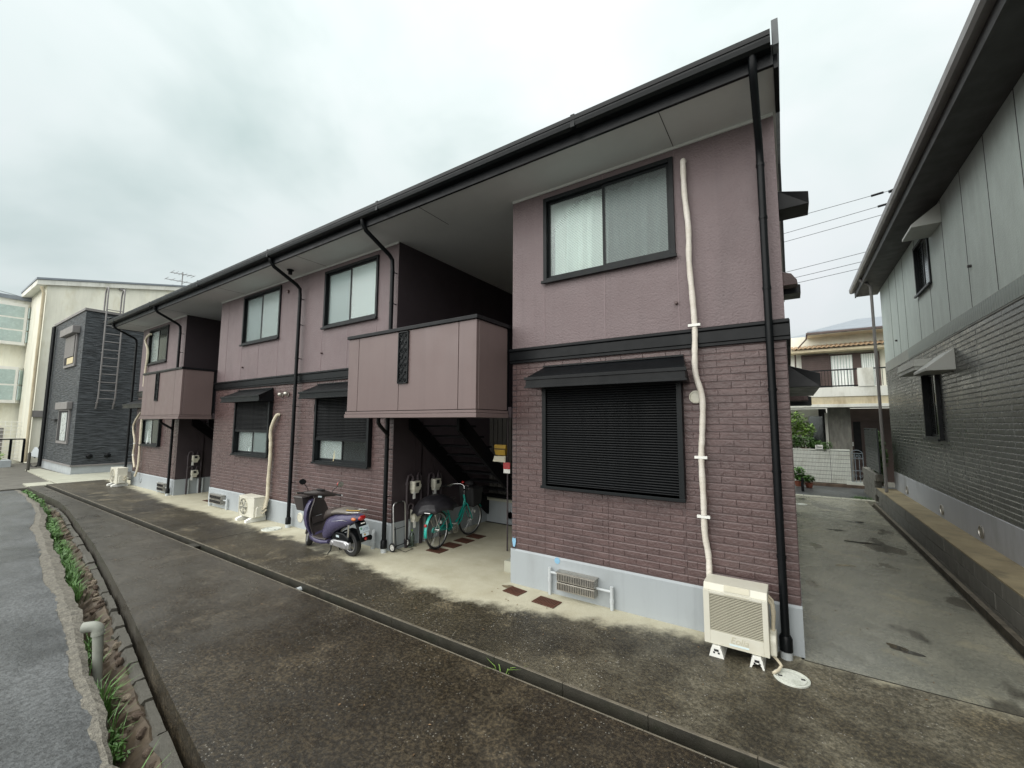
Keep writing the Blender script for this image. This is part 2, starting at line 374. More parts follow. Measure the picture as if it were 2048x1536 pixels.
def window(T, x0, x1, z0, z1, fr=.045, left='glass', right='glass', lc='curtain', rc='curtain', frame_m='dkframe', sill=True, cur=(0,1,0,1), proud=.025):
    f = MB()
    f.box(x0,x0+fr,-proud,.07,z0,z1).box(x1-fr,x1,-proud,.07,z0,z1).box(x0+fr,x1-fr,-proud,.07,z1-fr,z1).box(x0+fr,x1-fr,-proud,.07,z0,z0+fr)
    w = f.build('window', Mt[frame_m], T, bevel=.003)
    if sill: MB().box(x0-.015,x1+.015,-proud-.03,-proud+.002,z0-.022,z0+.012).build('sill', Mt[frame_m], w, bevel=.003)
    xm = (x0+x1)/2; s = .028
    for (a,b,y,g) in ((x0+fr,xm+s/2,.030,left),(xm-s/2,x1-fr,.008,right)):
        m = MB(); c, d = z0+fr, z1-fr
        m.box(a,a+s,y,y+.02,c,d).box(b-s,b,y,y+.02,c,d).box(a+s,b-s,y,y+.02,d-s,d).box(a+s,b-s,y,y+.02,c,c+s*1.3)
        m.build('sash', Mt[frame_m], w)
        MB().box(a+s,b-s,y+.008,y+.012,c+s*1.3,d-s).build('pane', Mt[g], w)
    if lc: curtain(x0+fr+.02, xm+.01, z0+fr+.01, z1-fr, .20, w, Mt[lc])
    if rc: curtain(xm+.0, x1-fr-.01, z0+fr+.01, z1-fr, .18, w, Mt[rc])
    r = MB(); r.box(x0-.02,x1+.02,.42,.46,z0-.05,z1+.05).box(x0-.06,x0-.02,.10,.46,z0-.05,z1+.05).box(x1+.02,x1+.06,.10,.46,z0-.05,z1+.05).box(x0-.02,x1+.02,.10,.42,z1+.05,z1+.09).box(x0-.02,x1+.02,.10,.42,z0-.09,z0-.05)
    r.build('room', Mt['room'], w)
    return w

def shutter_window(T, x0, x1, z0, z1, zb, lc='curtain', rc='curtain', n_pitch=.026, frame_m='dkframe', left='glass', right='screen'):
    """shutter lowered from z1 to zb (zb<=z0: fully closed)"""
    f = MB(); fr = .05; pr = .065
    f.box(x0,x0+fr,-pr,.05,z0,z1).box(x1-fr,x1,-pr,.05,z0,z1).box(x0+fr,x1-fr,-.05,.05,z0,z0+.035)
    f.box(x0-.01,x1+.01,-pr-.02,-pr+.002,z0-.02,z0+.012)
    w = f.build('shutter_window', Mt[frame_m], T, bevel=.003)
    z = z1; zb_ = max(zb, z0+.04); me = None; k = 0
    prof = [(-.030,0),(-.040,.2),(-.044,.5),(-.042,.8),(-.030,1)]
    h = n_pitch
    while z-h > zb_:
        if me is None:
            o = MB().prism([(p[0],p[1]*h*.96) for p in prof]+[(-.022,h*.96),(-.022,0)], 'x', x0+fr, x1-fr).build('slat', Mt['shutter'], w)
            me = o.data; o.location = (0,0,(z-h)*SC)
        else: inst('slat', me, w, (0,0,(z-h)*SC))
        z -= h
    MB().box(x0+fr,x1-fr,-.05,-.022,z-.05,z).build('bottom_bar', Mt['black'], w, bevel=.004)
    if zb > z0+.1:
        zt = z-.02
        xm = (x0+x1)/2; s = .03
        for (a,b,y,g) in ((x0+fr,xm+s/2,.026,left),(xm-s/2,x1-fr,.004,right)):
            m = MB(); c, d = z0+.035, zt
            m.box(a,a+s,y,y+.02,c,d).box(b-s,b,y,y+.02,c,d).box(a+s,b-s,y,y+.02,c,c+s*1.3)
            m.build('sash', Mt[frame_m], w); MB().box(a+s,b-s,y+.008,y+.012,c+s*1.3,d).build('pane', Mt[g], w)
        if lc: curtain(x0+fr+.02, xm, z0+.04, zt, .10, w, Mt[lc])
        if rc: curtain(xm, x1-fr, z0+.04, zt, .12, w, Mt[rc])
    MB().box(x0+fr,x1-fr,.05,.09,zb_-.02,z1).box(x0,x1,.45,.5,z0-.05,z1).build('room', Mt['room'], w)
    return w

def awning(T, x0, x1, zt, depth=.30, drop=.115, flare=.07, m='black', name='window_awning'):
    z1 = zt-.15; z2 = z1-drop
    a = MB()
    top = [(x0+flare,0.,zt),(x1-flare,0.,zt),(x1,-depth,z1),(x0,-depth,z1)]
    low = [(x0+.02,0.,z2),(x1-.02,0.,z2),(x1,-depth,z2),(x0,-depth,z2)]
    a.add(top+low, [(0,1,2,3),(7,6,5,4),(3,2,6,7),(0,3,7,4),(1,5,6,2),(0,4,5,1)])
    w = a.build(name, Mt[m], T, bevel=.006)
    MB().box(x0-.012,x1+.012,-depth-.016,-depth-.001,z1-.028,z1+.006).build('trim', Mt[m], w, bevel=.003)
    MB().box(x0-.012,x1+.012,-depth-.012,-depth-.001,z2-.004,z2+.018).build('trim', Mt[m], w, bevel=.003)
    MB().box(x0+flare,x1-flare,-.02,-.001,zt,zt+.018).build('flashing', Mt[m], w)
    return w

# bricks --------------------------------------------------------
brick_cache = {}
CH, BL, JT = .0665, .232, .007
def brick_mesh(w, h, m):
    k = (round(w,3), round(h,3), m)
    if k not in brick_cache:
        mb = MB(); b = .0022; p = .0062
        o = [(-w/2,0,-h/2),(w/2,0,-h/2),(w/2,0,h/2),(-w/2,0,h/2)]; bt_ = .0085
        i = [(-w/2+b,-p,-h/2+.003),(w/2-b,-p,-h/2+.003),(w/2-b,-p,h/2-bt_),(-w/2+b,-p,h/2-bt_)]
        mb.add(o+i, [(4,5,6,7),(0,1,5,4),(1,2,6,5),(2,3,7,6),(3,0,4,7)])
        me = bpy.data.meshes.new('brick'); me.from_pydata([tuple(c*SC for c in v) for v in mb.v], [], mb.f); me.materials.append(Mt[m])
        brick_cache[k] = (me, mb)
    return brick_cache[k]
def brick_list(x0, x1, z0, z1, seams, holes, off=0.):
    out = []; n = int((z1-z0)/CH+.5); ch = (z1-z0)/n
    edges = [x0]+sorted(seams)+[x1]
    for r in range(n):
        zc = z0+ch*(r+.5)
        for e in range(len(edges)-1):
            a, b = edges[e]+.004, edges[e+1]-.004
            x = x0+off-(BL/2 if r%2 else 0)
            while x < b:
                segs = [(max(a,x+JT/2), min(b,x+BL-JT/2))]
                for h in holes:
                    if h[2]-.02 < zc < h[3]+.02:
                        ns = []
                        for (p,q) in segs:
                            if q <= h[0] or p >= h[1]: ns.append((p,q)); continue
                            if p < h[0]: ns.append((p,h[0]))
                            if q > h[1]: ns.append((h[1],q))
                        segs = ns
                for p,q in segs:
                    if q-p > .03: out.append(((p+q)/2, zc, q-p+.005, ch-.008))
                x += BL
    return out
def lay_bricks(T, bricks, m, n_parts, key=None, y=0.):
    if key: bricks = sorted(bricks, key=key)
    rot = lambda: (random.uniform(-.004,.004), 0, random.uniform(-.004,.004))
    for (x,z,w,h) in bricks[:n_parts]:
        inst('brick', brick_mesh(w,h,m)[0], T, (x*SC,(y+random.uniform(-.0006,.0006))*SC,z*SC))
    rest = bricks[n_parts:]
    if rest:
        mb = MB()
        for (x,z,w,h) in rest:
            b = brick_mesh(w,h,m)[1]; mb.add([(v[0]+x,v[1]+y,v[2]+z) for v in b.v], b.f)
        stuff(mb.build('brick_cladding', Mt[m], T, recalc=False))

def downpipe(T, pts, r=.032, m='black', n=10, foot=True, clips=()):
    p = MB().tube(pts, r, n).build('downpipe', Mt[m], T, smooth=40)
    x,y,_ = pts[-1]
    if foot: MB().lathe([(r*1.5,0),(r*1.5,.10),(r*1.2,.12)], 14, (x,y,.06)).build('pipe_socket', Mt[m], p, smooth=40); MB().lathe([(r*1.35,0),(r*1.35,.06)],14,(x,y,0)).build('pipe_stub', Mt['wpipe'], p, smooth=40)
    for z in clips: MB().box(x-.006,x+.006,y+r*.5,0,z-.006,z+.006).lathe([(r*1.12,0),(r*1.12,.025)],12,(x,y,z-.012)).build('pipe_clip', Mt[m], p, smooth=40)
    return p

# =================================================================== SETTING: ground
gm = MB(); gm.quad((-400,-400,-.62),(400,-400,-.62),(400,400,-.62),(-400,400,-.62))
struct(gm.build('ground', Mt['dirtg'], recalc=False))
def lane_edge(x):
    P = [(-26,-1.62),(-18.9,-1.80),(-15.8,-1.80),(-14.7,-1.80),(-13.2,-1.91),(-11.4,-2.10),(-9.4,-2.30),(-7.65,-2.51),(-5.92,-2.74),(-4.53,-2.94),(-2.82,-3.17),(0,-3.55),(6,-4.35)]
    for (a,b),(c,d) in zip(P,P[1:]):
        if a <= x <= c: return b+(d-b)*(x-a)/(c-a)
    return P[-1][1]
def tot(x): return .36+.20*min(1,max(0,(-3.3-x)/5))-.33*min(1,max(0,(-12.0-x)/5.6))
def ff_(x): return 1-.58*min(1,max(0,(-12.0-x)/5.6))
ZL, ZR = -.03, -.10
KY = -1.39
# apron, alley pavement, lane as solid slabs
def slab(name, poly, z1, z0, m): return struct(MB().prism(poly,'z',z0,z1).build(name, Mt[m]))
slab('apron', [(-18.85,KY),(1.49,KY),(1.49,-.04),(0,-.04),(0,.3),(-2.85,.3),(-2.85,2.3),(-5.08,2.3),(-5.08,.3),(-11.25,.3),(-11.25,2.3),(-13.45,2.3),(-13.45,.3),(-18.85,.3)], 0, -.3, 'apron')
slab('alley_pavement', [(-.02,-.033),(1.49,-.033),(1.49,9.6),(-.02,9.6)], 0, -.3, 'alley')
xs = [-18.85+i*.25 for i in range(int((18.85+6)/.25)+1)]
lm = MB(); lanep = [(x,lane_edge(x)) for x in xs]
rings_t = [[(x,lane_edge(x),ZL),(x,KY-.115,ZL),(x,KY-.115,-.3),(x,lane_edge(x)+.0,-.3)] for x in xs]
lm.loft(rings_t)
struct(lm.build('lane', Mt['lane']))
struct(MB().box(-18.85,6,KY-.115,KY,-.3,-.17).build('kerb_channel', Mt['kerb']))
struct(MB().box(1.52,6,-6,-.0,-.3,-.004).build('side_yard', Mt['alley']))
# kerb stones along the channel
kr = bpy.data.objects.new('kerb', None); COL.objects.link(kr); struct(kr)
x = -18.85
while x < 1.6:
    w = .62
    MB().box(x+.001,x+w-.001,KY-.018,KY-.0005,-.168,-.004+random.uniform(-.003,.003)).build('kerb_stone', Mt['kerb'], kr, bevel=.003)
    MB().box(x+.002,x+w-.002,KY-.021,KY+.002,-.0035,.003).build('kerb_cap', Mt['kerbtop'], kr, bevel=.003)
    x += w
x = -18.85
while x < 3:                         # thin worn lip on the lane side
    MB().box(x+.001,x+.619,KY-.124,KY-.113,ZL-.02,ZL+.003).build('lane_lip', Mt['kerbtop'], kr, bevel=.003); x += .62
tag(MB().box(-8.02,-7.78,KY-.116,KY-.023,-.05,ZL+.006).build('channel_bridge', Mt['kerb'], None, bevel=.005), 'small concrete piece bridging the narrow kerb channel', 'concrete block')
dp = thing('drain_spout', 'short grey pipe end sticking out of the kerb face below the stairwell', 'pipe', (-4.95,KY-.02,-.075))
MB().lathe([(.030,0),(.030,-.05),(.024,-.05),(.024,-.01)],14,(0,0,0),'y').build('pipe_end', Mt['wpipe'], dp, smooth=40)

# road and verge
rd = MB(); r0 = []; r1 = []
xr = [-60,-45,-36,-30,-27]+[-25+i*.12 for i in range(int(31/.12))]
def road_edge(x):
    if x < -18.9: return -2.03+(-18.9-x)*.045
    return lane_edge(x)-tot(x)
wob = [.018*math.sin(i*.21)+.014*math.sin(i*.53+1)+random.uniform(-.010,.010) for i,_ in enumerate(xr)]
rd.loft([[(x,-14,ZR) for x in xr],[(x,road_edge(x)-.3,ZR) for x in xr],[(x,road_edge(x)+wob[i],ZR+.001) for i,x in enumerate(xr)],[(x,road_edge(x)+wob[i]*.9+.02,ZR-.05) for i,x in enumerate(xr)]], closed=False)
struct(rd.build('road', Mt['road']))
# gravel verge and ditch cross-section
def verge_w(x): return (.05+.13*min(1,max(0,(-3.6-x)/3.5)))*ff_(x)
vx = [-18.9+i*.09 for i in range(int(22.5/.09))]
vg = MB(); rings = [[],[],[],[]]
for x in vx:
    e_ = road_edge(x); w = verge_w(x)+.014*math.sin(x*2.7)+.010*math.sin(x*6.1+2)+random.uniform(-.010,.010)
    rings[0].append((x,e_-.08,ZR-.012)); rings[1].append((x,e_+w*.5,ZR+.006+random.uniform(-.008,.01)))
    rings[2].append((x,e_+w,ZR-.01+random.uniform(-.012,.012))); rings[3].append((x,e_+w+.02,-.55))
vg.loft(rings, closed=False); struct(vg.build('verge', Mt['gravel'], smooth=0))
dt = MB(); jj = lambda a: random.uniform(-a,a)
dt.loft([[(x,road_edge(x),-.42) for x in vx],[(x,lane_edge(x)-.29*ff_(x)+jj(.02),-.40+jj(.02)) for x in vx],[(x,lane_edge(x)-.215*ff_(x)+jj(.02),-.33+jj(.03)) for x in vx],[(x,lane_edge(x)-.165*ff_(x)+jj(.018),-.245+jj(.03)) for x in vx],[(x,lane_edge(x)-.11*ff_(x)+jj(.01),-.195+jj(.02)) for x in vx],[(x,lane_edge(x)+.02,-.30) for x in vx]], closed=False)
struct(dt.build('ditch', Mt['soil']))
# far left ground
struct(MB().box(-30,-18.87,-2.3,8,-.3,-.06).build('far_yard', Mt['dirtg']))
slab('entrance_pad', [(-18.87,-1.15),(-18.87,.5),(-21.8,.9),(-21.8,-.45),(-25.5,-.6),(-25.5,-1.0),(-20.0,-1.15)], -.02, -.3, 'padc')
slab('entrance_step', [(-19.9,-1.2),(-18.87,-1.2),(-18.87,-1.78),(-19.9,-1.75)], -.025, -.3, 'padc')

# =================================================================== APARTMENT BUILDING
A = thing('apartment_building', 'two storey mauve apartment building with dark brick cladding below, black trim and projecting balconies', 'apartment building')
ZF, ZB0, ZB1, ZS = .40, 2.64, 2.825, 4.77
bays = [(-16.75,-13.4),(-11.3,-5.05),(-2.88,0.0)]
upw = {0:[(-16.15,-14.62,3.60,4.66)],1:[(-10.14,-8.56,3.60,4.70),(-7.02,-5.52,3.60,4.66)],2:[(-2.42,-.89,3.60,4.66)]}
low = {0:[(-16.1,-14.6,1.22,2.2)],1:[(-10.16,-8.66,1.21,2.34),(-7.08,-5.56,1.20,2.34)],2:[(-2.42,-.87,1.18,2.34)]}
seams = {0:[-16.12,-15.36,-14.6,-13.85],1:[-10.9,-10.15,-9.39,-8.6,-7.83,-7.07,-6.3,-5.54],2:[-2.42,-1.655,-.88]}
bb = {}
for i,(x0,x1) in enumerate(bays):
    # foundation with chamfered top edge
    MB().prism([(-.002,0),(-.002,ZF-.02),(.012,ZF),(.3,ZF),(.3,0)],'x',x0-.006,x1+.006).build('foundation', Mt['found'], A)
    w = MB(); wall_holes(w, x0, x1, ZF, ZB0, low[i], y=.012, depth=.06); w.box(x0,x1,.6,.62,ZF,ZB0)
    w.build('lower_wall', Mt['mortar'], A, recalc=False)
    w = MB(); wall_holes(w, x0, x1, ZB1, ZS, upw[i], y=.004, depth=.10)
    w.build('upper_wall', Mt['stucco'], A, recalc=False)
    for s in seams[i]:
        sp = MB(); hs = [h for h in upw[i] if h[0]-.02 < s < h[1]+.02]
        segs = [(ZB1,ZS)] if not hs else [(ZB1,hs[0][2]-.03),(hs[0][3],ZS)]
        for a,b in segs: MB().box(s-.005,s+.005,.0005,.02,a,b).build('panel_joint', Mt['seam'], A)
    hol = [(h[0]-.004,h[1]+.004,h[2]-.02,h[3]+.01) for h in low[i]]
    bb[i] = brick_list(x0+.002, x1-.002, ZF+.01, ZB0-.005, seams[i]+([x1-.115] if i<2 else [-.115])+([x0+.06]), hol)
    # belt trim
    MB().prism([(-.022,ZB0),(-.022,ZB0+.03),(-.034,ZB0+.034),(-.034,ZB1-.045),(-.05,ZB1-.035),(-.05,ZB1-.012),(-.03,ZB1),(.02,ZB1),(.02,ZB0)],'x',x0-.02 if i else x0,x1+.03).build('belt_trim', Mt['black'], A, bevel=.003)
    MB().box(x0,x1,-.012,.003,ZS-.03,ZS-.001).build('soffit_moulding', Mt['soffitlip'], A)
    MB().box(x0,x1,.3,.5,.1,ZF-.02).build('foundation_core', Mt['found'], A)
near = sorted(bb[2], key=lambda b: -b[0])
lay_bricks(A, near, 'brick', 300, y=.012)
rest = MB()
lay_bricks(A, bb[1]+bb[0], 'brick', 0, y=.012)
# end wall (right side, along the alley) with corner returns
MB().box(-.35,-.003,.02,7.0,ZF,ZB0).build('side_wall', Mt['mortar'], A); MB().box(-.35,-.004,.02,7.0,ZB1,ZS).box(-.3,-.004,.02,7.0,ZB0,ZB1).build('side_wall', Mt['stucco'], A)
MB().box(-.35,.006,.31,7.0,0,ZF-.003).build('foundation', Mt['found'], A)
MB().box(0.001,.035,.025,7.0,ZB0,ZB1).build('belt_trim', Mt['black'], A)
MB().box(-16.75,-16.55,.02,7.0,0.,ZS).build('side_wall', Mt['stucco'], A)
MB().box(-16.7,-.3,6.9,7.0,0,ZS).build('rear_wall', Mt['stucco'], A)
sb = MB()
for (u_,z_,w_,h_) in brick_list(.03,6.98,ZF+.01,ZB0-.005,[.125,1.0,1.9,2.8,3.7,4.6,5.5,6.4],[]):
    bmb = brick_mesh(w_,h_,'brick')[1]; sb.add([(-v[1]-.003,v[0]+u_,v[2]+z_) for v in bmb.v],bmb.f)
stuff(sb.build('brick_cladding',Mt['brick'],A,recalc=False))
# side hoods and vents on the alley wall
def side_hood(y0, y1, zt, d=.26):
    a = MB(); z1 = zt-.10; z2 = z1-.13
    a.add([(0,y0+.05,zt),(0,y1-.05,zt),(d,y1,z1),(d,y0,z1),(0,y0,z2),(0,y1,z2),(d,y1,z2),(d,y0,z2)],[(0,1,2,3),(7,6,5,4),(3,2,6,7),(0,3,7,4),(1,5,6,2),(0,4,5,1)])
    a.build('window_awning', Mt['black'], A, bevel=.006)
side_hood(.68,.98,4.36); side_hood(.68,2.3,2.50)
for z,dx in ((3.95,.18),(2.28,.22)):
    v = MB(); pr = [(0,z+.16),(dx*.6,z+.12),(dx*.95,z+.02),(dx,z-.05),(0,z-.05)]
    v.prism([(p[0],p[1]) for p in pr],'y',2.75,2.95); v.build('vent_hood', Mt['brick'], A, bevel=.01)
    MB().add([(0,3.05,z+.1),(0,3.4,z+.1),(dx*1.2,3.4,z+.02),(dx*1.2,3.05,z+.02),(0,3.05,z-.1),(0,3.4,z-.1),(dx*1.2,3.4,z-.1),(dx*1.2,3.05,z-.1)],[(0,1,2,3),(7,6,5,4),(3,2,6,7),(0,3,7,4),(1,5,6,2),(0,4,5,1)]).build('vent_hood', Mt['black'], A)
# windows
window(A, *upw[2][0], left='wired', right='wired2')
window(A, *upw[1][1], left='screen', right='glass')
window(A, *upw[1][0], left='screen', right='glass', lc=None)
window(A, *upw[0][0], left='glass', right='dimglass', rc=None)
shutter_window(A, *low[2][0], zb=0)
shutter_window(A, *low[1][1], zb=1.62, lc='curtain_tan', rc=None, right='dimglass')
shutter_window(A, *low[1][0], zb=1.74)
shutter_window(A, *low[0][0], zb=1.98, rc=None, right='dimglass')
awning(A, -2.50, -.78, 2.565); awning(A, -7.18, -5.46, 2.575); awning(A, -10.24, -8.60, 2.58); awning(A, -16.9, -14.5, 2.56)
# roof, soffit, gutter
XL, XR = -17.25, .02
MB().box(XL+.03,XR-.001,-.60,7.2,ZS,ZS+.03).build('soffit', Mt['soffit'], A)
for s in [-.88,-4.0,-7.0,-10.1,-13.2,-16.2]: MB().box(s-.003,s+.003,-.60,-.002,ZS-.0025,ZS).build('soffit_joint', Mt['recess'], A)
MB().box(XL,XR,-.63,-.60,ZS-.015,ZS+.16).build('fascia', Mt['black'], A, bevel=.004)
g = MB(); g.prism([(-.632,4.86),(-.70,4.855),(-.735,4.87),(-.745,4.905),(-.745,4.975),(-.73,4.985),(-.72,4.975),(-.72,4.885),(-.65,4.88),(-.65,4.97),(-.632,4.97)],'x',XL-.02,XR-.01)
gut = g.build('gutter', Mt['dkframe'], A)
MB().box(XL-.02,XR-.01,-.752,-.7455,4.925,4.945).build('gutter_ridge', Mt['black'], gut)
for s in range(-17,0,3): MB().box(s+.3,s+.345,-.7475,-.632,4.853,4.987).build('gutter_joint', Mt['dkframe'], gut, bevel=.002)
RY, RZ = 3.3, 4.98+4.0*.30
MB().prism([(-.70,4.965),(-.70,4.99),(RY,RZ),(7.4,4.99),(7.4,4.965),(RY,RZ-.04)],'x',XL+.01,XR-.02).build('roof', Mt['black'], A)
MB().prism([(-.60,4.80),(-.60,4.94),(RY,RZ-.05),(7.2,4.94),(7.2,4.80)],'x',XL+.06,XL+.09).prism([(-.60,4.80),(-.60,4.94),(RY,RZ-.05),(7.2,4.94),(7.2,4.80)],'x',XR-.09,XR-.06).build('gable_wall', Mt['stucco'], A)
for xx in (XR, XL-.04): MB().prism([(-.70,4.86),(-.72,5.06),(RY,RZ+.07),(7.4,5.06),(7.4,4.86),(RY,RZ-.12)],'x',xx-.0,xx+.045).build('verge_trim', Mt['rgut2'] if xx>-1 else Mt['black'], A, bevel=.004)
MB().box(XR,XR+.035,-.60,-.02,4.74,4.862).build('verge_board', Mt['black'], A, bevel=.004)
MB().box(XL-.03,XL+.03,-.6,7,4.755,4.93).build('verge_board', Mt['black'], A)
# downpipes
for px in (-.12,-5.08,-7.70,-13.5,-16.98):
    pts = [(px+.0,-.67,4.87),(px,-.66,4.79),(px,-.60,4.72),(px,-.16,4.50),(px,-.10,4.44),(px,-.09,4.3),(px,-.09,.10)]
    if px == -.12: pts = [(px,-.67,4.87),(px,-.66,4.78),(px,-.61,4.70),(px,-.14,4.42),(px,-.09,4.34),(px,-.085,4.2),(px,-.085,.10)]
    downpipe(A, pts, clips=(4.25,3.75,3.1,2.2,1.5,.8))
MB().lathe([(.035,0),(.035,.09)],12,(-7.74,-.28,4.68)).lathe([(.06,.09),(.06,.11)],12,(-7.74,-.28,4.66)).build('security_light', Mt['black'], A, smooth=40)
# balconies, stairwells
def lattice(x0,x1,z0,z1,y,par):
    o = MB().box(x0,x1,y-.004,y+.02,z0,z1).build('lattice', Mt['black'], par)
    f = MB(); f.box(x0,x0+.012,y-.022,y-.004,z0,z1).box(x1-.012,x1,y-.022,y-.004,z0,z1).box(x0,x1,y-.022,y-.004,z0,z0+.012).box(x0,x1,y-.022,y-.004,z1-.012,z1)
    f.build('lattice_frame', Mt['dkframe'], o)
    s = MB(); c = (x1-x0)/2.; nz = int((z1-z0)/c)
    for i in range(nz):
        for j in range(2):
            cx, cz = x0+c*(j+.5), z0+c*(i+.5)*(z1-z0)/(nz*c)
            a0 = random.random()*3 if False else (i*2+j*3)%4*math.pi/2
            pts = [(cx+c*(.08+.36*t)*math.cos(a0+t*6.6), y-.014, cz+c*(.08+.36*t)*math.sin(a0+t*6.6)) for t in [k/10 for k in range(11)]]
            s.tube(pts, .0045, 5)
            s.cyl((cx-c*.5,y-.012,cz-c*.5),(cx+c*.5,y-.012,cz+c*.5),.004,5)
    s.build('scroll', Mt['dkframe'], o, smooth=60)
def stairwell(x0, x1, bx0, bx1, seamsx, lat, left):
    yb = 2.45
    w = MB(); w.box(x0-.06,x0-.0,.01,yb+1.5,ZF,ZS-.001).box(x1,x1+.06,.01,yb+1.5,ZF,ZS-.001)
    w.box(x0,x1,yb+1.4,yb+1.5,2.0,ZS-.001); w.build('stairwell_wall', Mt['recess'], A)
    MB().box(x0-.05,x0+.012,.0,yb,0,ZF).box(x1-.012,x1+.05,.0,yb,0,ZF).box(x0,x1,yb-.08,yb,0,.42).build('foundation', Mt['found'], A)
    for s in (.45,.90,1.36,1.8): MB().box(x0-.002,x0+.003,s-.004,s+.004,ZF,1.95).build('panel_joint', Mt['recess'], A)
    MB().box(x0,x1,yb-.16,yb,.42,.47).build('sill_beam', Mt['padc'], A)
    # corrugated sheets behind the stair
    c = MB(); n = 20; 
    for i in range(n):
        a = x0+(x1-x0)*i/n; c.box(a+.012,a+(x1-x0)/n-.012,yb-.012,yb+.01,.47,2.0)
    c.box(x0,x1,yb+.012,yb+.03,.47,2.0); c.build('slatted_screen', Mt['dkpanel'], A)
    # landing slab
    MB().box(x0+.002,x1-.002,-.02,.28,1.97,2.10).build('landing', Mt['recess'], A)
    # stair
    st = MB()
    for s in (x0+.03, x0+1.02): st.add([(s,.28,1.80),(s+.05,.28,1.80),(s+.05,2.35,.14),(s,2.35,.14),(s,.28,2.08),(s+.05,.28,2.08),(s+.05,2.35,.42),(s,2.35,.42)],[(0,1,2,3),(4,7,6,5),(0,4,5,1),(1,5,6,2),(2,6,7,3),(3,7,4,0)])
    stb = st.build('staircase', Mt['stairdk'], A)
    for k in range(10):
        yy = .30+k*.205; zz_ = 2.03-k*.165; MB().box(x0+.08,x0+1.02,yy,yy+.23,zz_-.03,zz_).build('tread', Mt['stairdk'], stb)
    # balcony
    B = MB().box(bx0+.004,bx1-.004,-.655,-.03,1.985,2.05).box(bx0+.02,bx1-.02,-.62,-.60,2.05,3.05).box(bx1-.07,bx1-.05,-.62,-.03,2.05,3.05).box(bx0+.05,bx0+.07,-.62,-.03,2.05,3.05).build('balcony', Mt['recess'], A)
    ed = [bx0]+seamsx+[bx1]
    for a,b in zip(ed,ed[1:]):
        MB().box(a+.0045,b-.0045,-.67,-.63,2.058,3.085).build('balcony_panel', Mt['panel'], B, bevel=.004)
    MB().box(bx0+.003,bx1-.003,-.668,-.636,2.0,3.07).build('panel_backing', Mt['recess'], B) if False else None
    MB().box(bx1-.05,bx1,-.6255,-.055,2.058,3.085).build('balcony_panel', Mt['panel'], B, bevel=.004)
    MB().box(bx0,bx0+.05,-.6255,-.03,2.058,3.085).build('balcony_panel', Mt['panel'], B, bevel=.004)
    MB().box(bx1-.05,bx1-.006,-.048,-.004,2.0,3.085).build('balcony_post', Mt['black'], B)
    tr = MB(); tr.box(bx0-.012,bx1+.012,-.685,-.63,2.018,2.05).box(bx0-.02,bx1+.02,-.693,-.63,1.965,2.014)
    tr.box(bx1-.06,bx1+.012,-.63,-.05,2.018,2.05).box(bx1-.06,bx1+.02,-.63,-.05,1.965,2.014)
    tr.box(bx0-.012,bx0+.06,-.63,-.05,2.018,2.05).box(bx0-.02,bx0+.06,-.63,-.05,1.965,2.014)
    tr.build('base_trim', Mt['panel'], B, bevel=.003)
    cp = MB(); cp.box(bx0-.02,bx1+.02,-.695,-.61,3.088,3.135).box(bx1-.07,bx1+.02,-.61,.0,3.088,3.135).box(bx0-.02,bx0+.07,-.61,-.002,3.088,3.135)
    cp.build('handrail', Mt['black'], B, bevel=.006)
    lattice(lat[0],lat[1],2.40,3.075,-.672,B)
    MB().tube([(bx0+.30,-.35,1.97),(bx0+.30,-.35,1.90),(bx0+.27,-.30,1.86),(left+.05,-.12,1.72),(left,-.09,1.68)],.028,8).build('drain_pipe', Mt['black'], A, smooth=40)
stairwell(-5.05,-2.88,-5.27,-2.92,[-5.04,-4.20,-3.19],(-4.205,-4.02),-5.08)
stairwell(-13.4,-11.3,-13.85,-11.33,[-13.55,-12.9,-11.75],(-12.92,-12.72),-13.5)
# corner edge trims of the bays (plain strip where the cladding turns)
for x in (-.115,): MB().box(x-.010,x+.004,.0,.02,ZF+.01,ZB0).build('corner_joint', Mt['brick'], A)
# wall vents
def round_vent(x, z, r, m='found', y=-.002, hood=False):
    v = MB().lathe([(r,0),(r,-.012),(r*.8,-.018),(r*.78,-.006)],20,(x,y,z),'y').build('vent', Mt[m], A, smooth=40)
    s = MB()
    for k in range(7):
        zz_ = z-r*.62+r*1.24*k/6; hw = math.sqrt(max(0,(r*.76)**2-(zz_-z)**2)); s.box(x-hw,x+hw,y-.013,y-.004,zz_-.008,zz_+.006)
    s.build('louvre', Mt[m], v)
    if hood: MB().blob((x,y-.03,z+.01),r,.06,r,12,6).build('vent_hood', Mt[m], v, smooth=60)
round_vent(-.75,2.16,.062,'cream'); round_vent(-7.46,.19,.085,'cream'); round_vent(-15.9,.2,.08,'found')
round_vent(-8.31,2.43,.045,'steel',-.004,True); round_vent(-8.10,2.44,.045,'steel',-.004,True)
for x,z in ((-.90,3.11),(-7.03,3.15),(-10.03,3.10)): MB().lathe([(.017,0),(.017,-.03),(.012,-.034)],10,(x,.0,z),'y').build('tie_plug', Mt['brick'], A, smooth=40)
MB().box(-7.20,-7.15,-.03,.0,2.09,2.22).build('outdoor_socket', Mt['brick'], A, bevel=.004)
MB().lathe([(.035,0),(.035,-.025),(.02,-.03)],12,(-8.30,0,4.52),'y').build('vent_cap', Mt['brick'], A, smooth=40)
blue = mat('blue_sticker',(.22,.42,.58),.5,.1,20)
MB().prism([(-.028,.02),(-.02,.055),(0,.045),(.02,.055),(.028,.02),(.012,-.05),(-.012,-.05)],'y',-.004,-.001).build('sticker', blue, A).location = Vector((-2.84,-.002,.475))*SC
MB().lathe([(.034,0),(.034,-.003)],16,(-2.26,-.003,.365),'y').build('sticker', blue, A)
